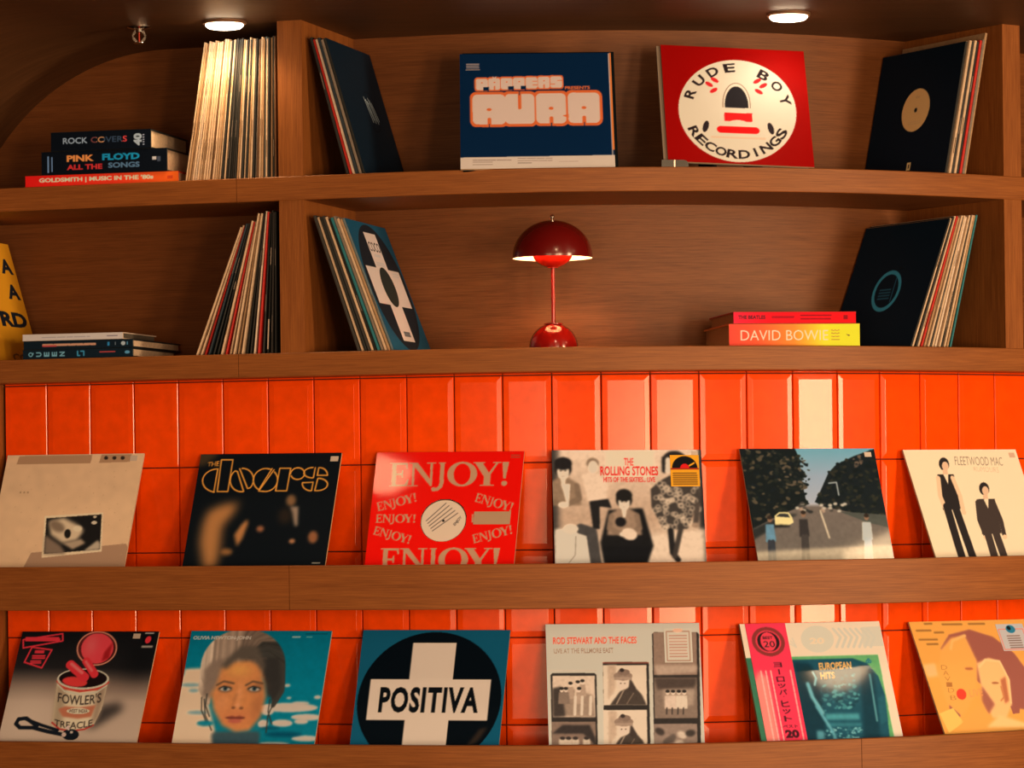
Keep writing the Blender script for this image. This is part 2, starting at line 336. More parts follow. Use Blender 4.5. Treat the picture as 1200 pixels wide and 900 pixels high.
class Art:
    def __init__(self, base, quad=None, nx=200, ny=None, S=2, light=(225, 185, 150), gain=1.0, ext=1.045):
        self.nx, self.ny, self.S = nx, ny or nx, S; self.w, self.h = nx * S, self.ny * S
        self.im = np.ones((self.h, self.w, 3)) * np.array(base, float); self.L = srgb(light) / gain
        q = quad or [(0, 1), (1, 1), (1, 0), (0, 0)]
        if quad and abs(quad[1][0]) > 2: q = [q[0], q[1], tuple(q[1][i] + (q[2][i] - q[1][i]) * ext for i in (0, 1)), tuple(q[0][i] + (q[3][i] - q[0][i]) * ext for i in (0, 1))]
        A = []
        for (x, y), (u, v) in zip(q, [(0, 1), (1, 1), (1, 0), (0, 0)]):
            A.append([x, y, 1, 0, 0, 0, -u * x, -u * y, -u]); A.append([0, 0, 0, x, y, 1, -v * x, -v * y, -v])
        self.H = np.linalg.svd(np.array(A))[2][-1].reshape(3, 3)
        self.sc = self.w / math.dist(q[0], q[1])            # grid pixels per drawing unit
    def px(self, pts):
        p = np.asarray(pts, float).reshape(-1, 2); p = np.c_[p, np.ones(len(p))] @ self.H.T; p = p[:, :2] / p[:, 2:]
        return np.c_[p[:, 0] * self.w, p[:, 1] * self.h]
    def _box(self, p, pad=2):
        x0, y0 = np.floor(p.min(0)) - pad; x1, y1 = np.ceil(p.max(0)) + pad
        return max(int(x0), 0), min(int(x1), self.w), max(int(y0), 0), min(int(y1), self.h)
    def _put(self, m, bx, col, a=1.0):
        x0, x1, y0, y1 = bx
        if x1 <= x0 or y1 <= y0: return
        m = (m * a)[..., None]; self.im[y0:y1, x0:x1] = self.im[y0:y1, x0:x1] * (1 - m) + np.array(col, float) * m
    def poly(self, pts, col, a=1.0, soft=0):
        p = self.px(pts); bx = self._box(p, 2 + int(soft * 3)); x0, x1, y0, y1 = bx
        if x1 <= x0 or y1 <= y0: return
        X, Y = np.meshgrid(np.arange(x0, x1) + .5, np.arange(y0, y1) + .5); m = np.zeros(X.shape, bool)
        for (ax, ay), (cx, cy) in zip(p, np.roll(p, -1, 0)):
            if ay == cy: continue
            m ^= ((ay > Y) != (cy > Y)) & (X < (cx - ax) * (Y - ay) / (cy - ay) + ax)
        m = m.astype(float)
        if soft: m = blur(m, int(soft))
        self._put(m, bx, col, a)
    def ell(self, cx, cy, rx, ry, col, rot=0.0, a=1.0, soft=0, n=48, t0=0, t1=2 * math.pi):
        t = np.linspace(t0, t1, n); c, s = math.cos(rot), math.sin(rot)
        self.poly(np.c_[cx + rx * np.cos(t) * c - ry * np.sin(t) * s, cy + rx * np.cos(t) * s + ry * np.sin(t) * c], col, a, soft)
    def ring(self, cx, cy, rx, ry, w, col):
        t = np.linspace(0, 2 * math.pi, 60); self.line(np.c_[cx + rx * np.cos(t), cy + ry * np.sin(t)], w, col)
    def rect(self, x0, y0, x1, y1, col, a=1.0, soft=0): self.poly([(x0, y0), (x1, y0), (x1, y1), (x0, y1)], col, a, soft)
    def line(self, pts, w, col, a=1.0, soft=0):
        p = self.px(pts); r = w * self.sc / 2; bx = self._box(p, int(r) + 3 + int(soft * 3)); x0, x1, y0, y1 = bx
        if x1 <= x0 or y1 <= y0: return
        X, Y = np.meshgrid(np.arange(x0, x1) + .5, np.arange(y0, y1) + .5); d = np.full(X.shape, 1e9)
        for (ax, ay), (cx, cy) in zip(p[:-1], p[1:]):
            L2 = (cx - ax) ** 2 + (cy - ay) ** 2 + 1e-9; t = np.clip(((X - ax) * (cx - ax) + (Y - ay) * (cy - ay)) / L2, 0, 1)
            d = np.minimum(d, np.hypot(X - ax - t * (cx - ax), Y - ay - t * (cy - ay)))
        m = np.clip(r - d + .5, 0, 1)
        if soft: m = blur(m, int(soft))
        self._put(m, bx, col, a)
    def glow(self, cx, cy, rx, ry, col, a=1.0):
        p = self.px([(cx - 2.2 * rx, cy - 2.2 * ry), (cx + 2.2 * rx, cy + 2.2 * ry), (cx, cy), (cx + rx, cy), (cx, cy + ry)]); bx = self._box(p[:2], 1); x0, x1, y0, y1 = bx
        if x1 <= x0 or y1 <= y0: return
        X, Y = np.meshgrid(np.arange(x0, x1) + .5, np.arange(y0, y1) + .5)
        wx = max(1, math.dist(p[2], p[3])); wy = max(1, math.dist(p[2], p[4]))
        self._put(np.exp(-(((X - p[2][0]) / wx) ** 2 + ((Y - p[2][1]) / wy) ** 2) * 1.2), bx, col, a)
    def vgrad(self, stops):                                  # [(drawing y, colour)] over the whole picture
        v = np.linspace(0, 1, self.h); ys = [self.px([(self.mid, y)])[0][1] / self.h for y, _ in stops]; o = np.argsort(ys)
        for k in range(3): self.im[..., k] = np.interp(v, np.array(ys)[o], np.array([stops[i][1][k] for i in o], float))[:, None]
    mid = 400
    def hgrad(self, stops):
        u = np.linspace(0, 1, self.w)
        for k in range(3): self.im[..., k] = np.interp(u, [x for x, _ in stops], [c[k] for _, c in stops])[None]
    def mottle(self, amp, size=6, bx=None):
        n = RNG.normal(0, 1, (self.h // size + 2, self.w // size + 2)); n = np.kron(n, np.ones((size, size)))[:self.h, :self.w]; n = blur(n, size)
        self.im *= (1 + amp * n)[..., None]
    def foliage(self, pts, cols, n, r):
        """clustered leaf dabs inside a polygon"""
        p = np.array(pts, float); lo, hi = p.min(0), p.max(0); k = 0
        while k < n:
            x, y = RNG.uniform(lo, hi); m = False
            for (ax, ay), (cx, cy) in zip(p, np.roll(p, -1, 0)):
                if (ay > y) != (cy > y) and x < (cx - ax) * (y - ay) / (cy - ay) + ax: m = not m
            if not m: continue
            k += 1; self.ell(x, y, r * RNG.uniform(.5, 1.3), r * RNG.uniform(.3, .8), cols[RNG.integers(len(cols))], RNG.uniform(-.6, .6), n=9)
    def text(self, body, quad, col, off=0.0, shear=0.0, fn=None, a=1.0, sp=1.0, part=None):
        """text fitted to quad (TL, TR, BR, BL) in drawing units, or bent by fn(u, v)"""
        tr, ext = text_tris(body, off, shear, sp)
        if part: m_ = tr[:, :, 0].mean(1); tr = tr[(m_ >= part[0]) & (m_ < part[1])]
        if len(quad or ()) == 2: (x0, y0), (x1, y1) = quad; quad = [(x0, y0), (x1, y0), (x1, y1), (x0, y1)]
        f = tr.reshape(-1, 2)
        if fn: P = np.array([fn(u, v) for u, v in f])
        else:
            TL, TR_, BR, BL = [np.array(q, float) for q in quad]; u, v = f[:, :1], f[:, 1:]
            P = (BL * (1 - u) + BR * u) * (1 - v) + (TL * (1 - u) + TR_ * u) * v
        P = self.px(P).reshape(-1, 3, 2); bx = self._box(P.reshape(-1, 2)); x0, x1, y0, y1 = bx
        if x1 <= x0 or y1 <= y0: return
        K = 2; m = np.zeros(((y1 - y0) * K, (x1 - x0) * K), bool)
        for T in P:
            T = (T - [x0, y0]) * K; lo = np.maximum(np.floor(T.min(0)).astype(int), 0); hi = np.minimum(np.ceil(T.max(0)).astype(int) + 1, [m.shape[1], m.shape[0]])
            if (hi <= lo).any(): continue
            X, Y = np.meshgrid(np.arange(lo[0], hi[0]) + .5, np.arange(lo[1], hi[1]) + .5)
            (ax, ay), (bx_, by), (cx, cy) = T
            e1 = (bx_ - ax) * (Y - ay) - (by - ay) * (X - ax); e2 = (cx - bx_) * (Y - by) - (cy - by) * (X - bx_); e3 = (ax - cx) * (Y - cy) - (ay - cy) * (X - cx)
            m[lo[1]:hi[1], lo[0]:hi[0]] |= ((e1 >= 0) & (e2 >= 0) & (e3 >= 0)) | ((e1 <= 0) & (e2 <= 0) & (e3 <= 0))
        m = m.reshape(y1 - y0, K, x1 - x0, K).mean((1, 3)); self._put(m, bx, col, a)
    def bars(self, x0, y0, x1, y1, n, w, col, a=1.0):        # lines of small print
        for i in range(n):
            y = y0 + (y1 - y0) * (i / max(1, n - 1)); x = x0
            while x < x1:
                e = min(x1, x + (x1 - x0) * RNG.uniform(.08, .3)); self.line([(x, y), (e, y)], w, col, a); x = e + (x1 - x0) * .035
    def photo(self, r=2, amp=.05):
        for k in range(3): self.im[..., k] = blur(self.im[..., k], r)
        self.mottle(amp, 3)
    def cols(self):
        im = self.im.reshape(self.ny, self.S, self.nx, self.S, 3).mean((1, 3))
        c = srgb(np.clip(im, 0, 255)) / self.L; c = c * np.minimum(1, 0.86 / np.maximum(c.max(-1, keepdims=True), 1e-6)); return np.clip(c, 0.001, 0.86)
def blur(m, r):
    if r < 1: return m
    for ax in (0, 1):
        for _ in range(2):
            p = np.pad(m, [(r + 1, r) if i == ax else (0, 0) for i in range(2)], mode='edge'); c = np.cumsum(p, ax)
            m = (np.take(c, range(2 * r + 1, c.shape[ax]), ax) - np.take(c, range(0, c.shape[ax] - 2 * r - 1), ax)) / (2 * r + 1)
    return m

BK = (8, 12, 16)
SEP = dict(l=(222, 190, 162), m=(140, 108, 86), d=(34, 27, 24), g=(92, 72, 60), w=(232, 206, 182))
def sepia_person(A, x, y, s, top, legs=None, hair=SEP['d'], face=SEP['l'], legcol=SEP['d']):
    """a plain seated or standing photo figure, head at (x, y), head half-width s"""
    A.poly([(x - .5 * s, y + .8 * s), (x + .5 * s, y + .8 * s), (x + 2.0 * s, y + 1.7 * s), (x + 2.4 * s, y + 4.6 * s), (x - 2.4 * s, y + 4.6 * s), (x - 2.0 * s, y + 1.7 * s)], top, soft=2)
    A.poly([(x - .45 * s, y + .4 * s), (x + .45 * s, y + .4 * s), (x + .15 * s, y + 2.2 * s), (x - .15 * s, y + 2.2 * s)], face)
    A.ell(x, y - .3 * s, 1.15 * s, 1.2 * s, hair); A.ell(x, y + .15 * s, .78 * s, 1.05 * s, face)
    A.poly([(x - .85 * s, y - .2 * s), (x - .7 * s, y - 1.2 * s), (x + .7 * s, y - 1.2 * s), (x + .85 * s, y - .2 * s), (x, y - .45 * s)], hair)
    for e in (-.32, .32): A.ell(x + e * s, y + .02 * s, .16 * s, .09 * s, SEP['d'])
    A.line([(x - .25 * s, y + .72 * s), (x + .25 * s, y + .72 * s)], .1 * s, SEP['g']); A.line([(x, y + .1 * s), (x + .05 * s, y + .45 * s)], .1 * s, SEP['m'])
    for e in (-1, 1):                                        # arms folding to the middle
        A.line([(x + e * 1.8 * s, y + 2.0 * s), (x + e * 2.1 * s, y + 3.7 * s), (x + e * .4 * s, y + 4.5 * s)], .75 * s, [c * .88 for c in top])
    A.ell(x, y + 4.5 * s, .7 * s, .4 * s, face)
    if legs:
        for e in (-1, 1): A.line([(x + e * .9 * s, y + 4.9 * s), (x + e * 1.1 * s, y + legs * s)], 1.2 * s, legcol)

def art_beige():
    A = Art((206, 154, 112), [(38, 138), (702, 130), (625, 765), (-50, 768)]); A.mottle(.03, 8)
    for q in ([(85, 182), (97, 143), (450, 138), (443, 178)], [(484, 177), (494, 138), (640, 135), (634, 172)]): A.poly(q, (160, 112, 78))
    for x in (517, 557, 597): A.ell(x, 153, 10, 9, (45, 32, 24))
    A.poly([(180, 606), (638, 562), (700, 690), (650, 800), (90, 800)], (158, 112, 82))
    for x in (112, 130, 148): A.ell(x, 317, 4, 4, (150, 105, 70))
    for _ in range(60): A.ell(RNG.uniform(0, 680), RNG.uniform(200, 650), 2, 2, (176, 128, 88))
    A.poly([(236, 430), (519, 413), (522, 600), (233, 630)], (212, 172, 132))
    A.poly([(245, 441), (512, 422), (513, 590), (243, 612)], (26, 22, 20))
    A.poly([(258, 455), (330, 438), (395, 470), (430, 500), (400, 545), (330, 560), (270, 520)], (196, 158, 122), soft=5)
    A.ell(300, 480, 40, 24, (120, 92, 70), .5, soft=4); A.ell(352, 515, 16, 22, (30, 24, 20), soft=1); A.ell(400, 490, 22, 14, (214, 178, 140), soft=2)
    A.poly([(243, 520), (320, 570), (350, 612), (243, 612)], (120, 92, 72), soft=4); A.poly([(430, 600), (500, 545), (513, 560), (513, 590)], (170, 140, 112), soft=3)
    A.poly([(330, 560), (420, 540), (440, 560), (380, 590)], (160, 126, 98), soft=3); A.ell(478, 462, 14, 8, (190, 160, 130)); A.ell(480, 434, 9, 6, (180, 150, 120))
    return A
def art_doors():
    A = Art((10, 14, 17), [(180, 119), (1000, 111), (928, 882), (92, 888)])
    A.poly([(180, 119), (290, 119), (200, 190), (170, 190)], (58, 42, 26), soft=8)
    # plain soft amber shapes in place of the picture
    A.poly([(240, 450), (330, 410), (420, 400), (390, 470), (330, 540), (320, 700), (300, 800), (230, 800), (200, 640), (212, 530)], (160, 98, 52), soft=14)
    A.poly([(400, 590), (440, 530), (470, 500), (480, 520), (450, 610), (420, 660)], (164, 100, 54), soft=5); A.ell(360, 690, 36, 20, (130, 80, 42), soft=5)
    A.ell(720, 390, 28, 34, (118, 78, 48), soft=5); A.poly([(715, 425), (765, 425), (766, 540), (750, 540)], (140, 108, 86), soft=4); A.ell(690, 480, 40, 46, (36, 26, 20), soft=8)
    A.ell(550, 555, 22, 18, (140, 80, 50), soft=4); A.ell(738, 626, 18, 14, (158, 98, 62), soft=3); A.ell(858, 602, 28, 36, (132, 76, 46), soft=4)
    o = (222, 138, 52); w = 7
    def arcpts(cx, cy, rx, ry, a0, a1, n=20): return [(cx + rx * math.cos(math.radians(t)), cy - ry * math.sin(math.radians(t))) for t in np.linspace(a0, a1, n)]
    A.line([(285, 206), (268, 342)] + [] , w, o); A.line([(285, 206)] + arcpts(285, 274, 86, 68, 90, 270)[1:-1] + [(268, 342)], w, o)
    A.line([(303, 153), (370, 153), (350, 338), (288, 338), (303, 153)], w, o)
    A.line([(400, 222)] + arcpts(428, 271, 68, 68, 128, 282) + [(400, 222)], w, o); A.line([(412, 205), (464, 320)] + arcpts(428, 271, 68, 68, -42, 92) , w, o)
    A.line([(600, 205)] + arcpts(565, 270, 70, 66, 62, 240) + [(600, 205)], w, o); A.line([(612, 212), (530, 335)] + arcpts(566, 272, 70, 66, -100, 46), w, o)
    A.line([(645, 203), (708, 203), (692, 334), (628, 334), (645, 203)], w, o)
    A.line([(708, 236)] + arcpts(750, 234, 40, 34, 170, -160) , w, o)
    A.line([(850, 200), (842, 258)] + arcpts(838, 229, 52, 30, 268, 92), w, o); A.line([(870, 200), (864, 244), (922, 244)] + arcpts(876, 244, 46, 44, 0, 90), w, o)
    A.line([(842, 284), (835, 333)] + arcpts(835, 290, 55, 44, 262, 176) + [(842, 284)], w, o); A.line([(868, 262), (854, 332)] + arcpts(868, 297, 58, 36, -95, 88), w, o)
    A.text('THE', [(225, 168), (292, 160), (290, 190), (222, 192)], o, .01); A.bars(862, 752, 905, 752, 1, 6, (150, 130, 110))
    return A
def serif(A, ch, q, col):
    """one letter of the heavy serif word, in a unit box mapped to quad q (TL, TR, BR, BL)"""
    TL, TR_, BR, BL = [np.array(p, float) for p in q]
    def M(p): p = np.array(p, float); u, v = p[:, :1], p[:, 1:]; return (BL * (1 - u) + BR * u) * (1 - v) + (TL * (1 - u) + TR_ * u) * v
    P = []
    if ch == 'E': P = [[(.12, 0), (.36, 0), (.36, 1), (.12, 1)], [(0, 0), (.5, 0), (.5, .05), (0, .05)], [(0, .95), (.5, .95), (.5, 1), (0, 1)], [(.3, 0), (.94, 0), (1, .3), (.92, .3), (.8, .09), (.3, .09)],
                       [(.3, .91), (.8, .91), (.86, .74), (.93, .74), (.92, 1), (.3, 1)], [(.3, .47), (.6, .47), (.64, .36), (.7, .36), (.7, .68), (.64, .68), (.6, .56), (.3, .56)]]
    if ch == 'N': P = [[(.13, 0), (.22, 0), (.22, 1), (.13, 1)], [(0, 0), (.36, 0), (.36, .05), (0, .05)], [(0, .95), (.3, .95), (.3, 1), (0, 1)], [(.06, 1), (.32, 1), (.88, .18), (.88, 0), (.82, 0), (.13, .92)], [(.79, 0), (.88, 0), (.88, 1), (.79, 1)], [(.66, .95), (1, .95), (1, 1), (.66, 1)]]
    if ch == 'J': P = [[(.48, .95), (1, .95), (1, 1), (.48, 1)], [(.6, .1), (.9, .1), (.9, 1), (.6, 1)], [(.6, .14), (.9, .14), (.8, -.06), (.5, -.2), (.1, -.22), (.0, -.1), (.12, -.04), (.4, -.06), (.56, .02)]]
    if ch == 'Y': P = [[(.39, 0), (.63, 0), (.63, .46), (.39, .46)], [(.26, 0), (.76, 0), (.76, .05), (.26, .05)], [(.05, .98), (.32, .98), (.63, .44), (.39, .4)], [(.5, .44), (.61, .44), (.9, .98), (.82, .98)], [(0, .95), (.42, .95), (.42, 1), (0, 1)], [(.7, .95), (1, .95), (1, 1), (.7, 1)]]
    if ch == '!': P = [[(.3, .3), (.6, .3), (.95, 1), (.1, 1)]]
    for p in P: A.poly(M(p), col)
    t = np.linspace(0, 2 * math.pi, 40)
    if ch == '!': A.poly(M(np.c_[.45 + .38 * np.cos(t), .1 + .11 * np.sin(t)]), col)
    if ch == 'O': A.poly(np.r_[M(np.c_[.5 + .5 * np.cos(t), .5 + .52 * np.sin(t)]), M(np.c_[.5 + .28 * np.cos(-t), .5 + .44 * np.sin(-t)])], col)
def enjoy_word(A, x0, x1, yt, yb, slope, col):
    ws = [(0, .165), (.16, .39), (.355, .47), (.485, .735), (.70, .935), (.935, 1.0)]
    for ch, (a, c) in zip('ENJOY!', ws):
        X0, X1 = x0 + (x1 - x0) * a, x0 + (x1 - x0) * c; d0, d1 = slope * (X0 - x0), slope * (X1 - x0); k = (yb - yt) * slope
        serif(A, ch, [(X0 - k * 0, yt + d0), (X1, yt + d1), (X1 - k, yb + d1), (X0 - k, yb + d0)], col)
def art_enjoy():
    A = Art((228, 12, 4), [(105, 110), (968, 103), (945, 876), (64, 882)]); g = (172, 118, 84)
    enjoy_word(A, 186, 884, 172, 310, -.008, g); enjoy_word(A, 163, 862, 670, 806, -.008, g)
    for x0, x1, yt, yb, sl in ((118, 345, 405, 455, -.26), (122, 356, 472, 520, .0), (122, 340, 540, 588, .26), (706, 925, 346, 396, .27), (680, 908, 470, 516, 0), (690, 915, 590, 640, -.26)): enjoy_word(A, x0, x1, yt, yb, sl, g)
    A.bars(892, 128, 942, 140, 2, 6, (150, 60, 36))
    return A
def art_label():
    A = Art((198, 158, 128), None, nx=70)
    for i, y in enumerate((.80, .74, .68, .62, .56)):
        A.line([(.12 + .04 * i, y - .3), (.52 + .07 * i, y + .12)], .022, (96, 76, 66))
    A.text('ENJOY', [(.72, .42), (.86, .62), (.92, .56), (.78, .36)], (70, 55, 48), .02)
    A.ell(.5, .5, .03, .03, (10, 8, 8)); return A
def art_stones():
    A = Art((196, 158, 130), [(72, 100), (950, 97), (971, 868), (88, 868)]); s = SEP
    A.mid = 500; A.vgrad([(100, (206, 168, 140)), (500, (168, 130, 104)), (870, (214, 180, 152))])
    A.rect(60, 90, 112, 870, (52, 44, 40), soft=8); A.rect(388, 100, 670, 260, (226, 194, 160), soft=3); A.rect(930, 90, 980, 870, (36, 32, 30), soft=4)
    A.poly([(90, 560), (300, 560), (350, 870), (90, 870)], (224, 196, 170), soft=3); A.poly([(600, 600), (960, 560), (960, 870), (600, 870)], (204, 168, 140), soft=6)
    # fair haired figure standing at the back
    A.poly([(250, 250), (300, 225), (350, 240), (400, 290), (390, 400), (280, 400)], (206, 168, 140), soft=3); A.ell(312, 178, 36, 32, (120, 92, 72)); A.ell(314, 200, 28, 36, s['l'])
    A.poly([(290, 400), (400, 385), (420, 440), (350, 430), (350, 560), (310, 560)], (30, 26, 25))
    # dark haired figure in a jacket seated at the left
    sepia_person(A, 140, 222, 44, (128, 98, 76)); A.poly([(128, 300), (180, 300), (168, 440)], (222, 192, 166)); A.ell(140, 180, 52, 38, (30, 25, 24))
    A.line([(240, 560), (300, 580), (340, 870)], 66, (62, 54, 50)); A.ell(180, 560, 44, 28, s['l']); A.line([(210, 600), (205, 710), (165, 760)], 6, (60, 50, 44))
    # centre figure sitting cross-legged in a dark coat
    A.poly([(400, 450), (600, 440), (660, 660), (620, 760), (370, 760), (350, 640)], (22, 20, 20), soft=2)
    sepia_person(A, 492, 402, 42, (136, 104, 82)); A.ell(492, 365, 48, 36, (28, 24, 22)); A.ell(470, 520, 32, 28, (26, 22, 22)); A.ell(520, 590, 46, 34, (206, 170, 142), .3)
    A.poly([(360, 660), (640, 660), (620, 770), (380, 770)], (18, 17, 18), soft=3)
    # patterned coat figure at the right
    A.poly([(690, 290), (760, 250), (930, 320), (940, 400), (900, 460), (860, 560), (720, 570), (650, 430), (648, 330)], (58, 48, 42))
    for _ in range(95):
        x, y = RNG.uniform(655, 930), RNG.uniform(285, 560)
        if (x < 700 and y > 470) or (x > 890 and y > 470): continue
        A.ring(x, y, RNG.uniform(9, 16), RNG.uniform(9, 16), 5, (192, 158, 130))
    A.ell(790, 165, 72, 60, (34, 29, 27), soft=1); A.ell(752, 190, 30, 46, s['l'], soft=1); A.poly([(715, 140), (740, 140), (735, 240), (715, 230)], (34, 29, 27), soft=1)
    A.line([(760, 570), (770, 700), (800, 740)], 34, (30, 26, 25)); A.line([(820, 560), (780, 720)], 30, (56, 46, 40)); A.line([(920, 420), (905, 540)], 30, (70, 56, 48)); A.ell(905, 540, 22, 16, s['m'])
    A.photo(2, .07); r = (196, 26, 22)
    A.text('THE', [(495, 148), (550, 192)], r, .02); A.text('ROLLING STONES', [(356, 196), (694, 250)], r, .025); A.text('HITS OF THE SIXTIES... LIVE', [(374, 258), (675, 288)], r, .02)
    return A
def art_street():
    A = Art((40, 44, 46), [(80, 88), (868, 86), (968, 852), (160, 860)]); A.mid = 500
    A.vgrad([(88, (96, 138, 148)), (250, (150, 156, 166)), (400, (178, 172, 176)), (430, (96, 80, 70)), (640, (92, 78, 68)), (860, (120, 104, 90))])
    dk = [(14, 20, 20), (24, 28, 24), (38, 36, 28), (16, 22, 24)]
    L = [(60, 80), (400, 80), (430, 150), (430, 250), (450, 380), (470, 410), (300, 470), (120, 560), (60, 560)]; A.poly(L, (16, 21, 21))
    A.foliage([(60, 80), (480, 130), (470, 410), (300, 460), (80, 540)], dk + [(70, 58, 44)], 240, 15); A.foliage([(260, 90), (470, 160), (460, 330), (280, 330)], [(78, 64, 50), (20, 25, 24), (30, 32, 28)], 70, 12)
    R_ = [(500, 400), (540, 330), (590, 230), (640, 180), (750, 130), (880, 86), (960, 480), (760, 470), (560, 430)]; A.poly(R_, (18, 23, 24))
    A.foliage(R_, dk, 200, 15); A.foliage([(740, 150), (800, 120), (800, 190), (750, 200)], [(90, 70, 56), (60, 50, 42)], 14, 10)
    A.poly([(640, 455), (960, 480), (960, 560), (800, 520)], (66, 64, 56)); A.poly([(120, 560), (330, 470), (400, 470), (130, 620)], (34, 34, 32), soft=3)
    for _ in range(26): A.ell(RNG.uniform(370, 700), RNG.uniform(405, 460), 12, 8, [(150, 118, 96), (60, 52, 46), (170, 150, 130), (40, 38, 36)][RNG.integers(4)], soft=1)
    A.line([(590, 290), (635, 285), (645, 360)], 7, (150, 146, 140)); A.line([(530, 450), (556, 540), (575, 610)], 9, (196, 168, 136), soft=1)
    A.poly([(262, 480), (290, 458), (345, 460), (365, 490), (370, 520), (330, 540), (262, 535)], (206, 178, 120)); A.poly([(270, 484), (292, 466), (340, 468), (350, 490)], (44, 42, 40)); A.ell(300, 540, 50, 8, (20, 20, 20), soft=2)
    # plain passers-by on the pavement, standing apart
    for x, y, c, lg in ((232, 500, (84, 112, 126), (44, 44, 48)), (430, 470, (44, 38, 36), (56, 48, 44)), (800, 490, (206, 196, 184), (214, 210, 204))):
        A.poly([(x - 26, y + 30), (x + 22, y + 30), (x + 30, y + 130), (x - 30, y + 135)], c, soft=1); A.ell(x, y, 14, 18, (120, 84, 62)); A.ell(x, y - 10, 15, 12, (40, 30, 24))
        A.line([(x - 8, y + 130), (x - 14, y + 300)], 22, lg); A.line([(x + 12, y + 130), (x + 16, y + 300)], 22, lg)
    A.poly([(140, 690), (960, 650), (970, 860), (150, 860)], (210, 178, 140), a=.55, soft=4); A.photo(1, .06)
    return A
def art_cream():
    A = Art((226, 186, 144), [(188, 92), (850, 90), (1012, 852), (338, 860)]); A.mottle(.02, 10); d = (38, 30, 27); sk = (206, 156, 116)
    # two plain figures standing side by side in dark clothes
    for x, y, wd, h, cl, hd in ((420, 180, 56, 700, d, d), (640, 330, 62, 560, (58, 43, 36), d)):
        A.ell(x, y, 30, 40, hd); A.ell(x + 6, y + 12, 19, 27, (196, 146, 110)); A.poly([(x - 12, y + 34), (x + 16, y + 34), (x + 18, y + 70), (x - 12, y + 70)], (196, 146, 110))
        A.poly([(x - wd + 10, y + 62), (x + wd - 6, y + 60), (x + wd + 14, y + 270), (x - wd + 22, y + 276)], cl); A.poly([(x - 10, y + 62), (x + 18, y + 60), (x + 12, y + 120)], (220, 180, 140))
        for e, q in ((-1, .2), (1, .26)): A.line([(x + e * (wd - 14), y + 84), (x + e * (wd + 2) + 16, y + 190), (x + e * (wd - 6) + 34, y + 280)], 24, cl if x > 500 else sk); A.ell(x + e * (wd - 6) + 36, y + 292, 14, 14, sk)
        for e in (-1, 1): A.line([(x + e * 24 + 16, y + 260), (x + e * 30 + 60, y + 470), (x + e * 34 + 110, y + h)], 44, cl)
    t = (92, 68, 52)
    A.text('FLEETWOOD MAC', [(482, 134), (762, 140), (768, 190), (486, 186)], t, -.012, .1); A.text('RUMOURS', [(590, 196), (736, 200), (738, 232), (592, 224)], (172, 132, 100), -.01)
    return A
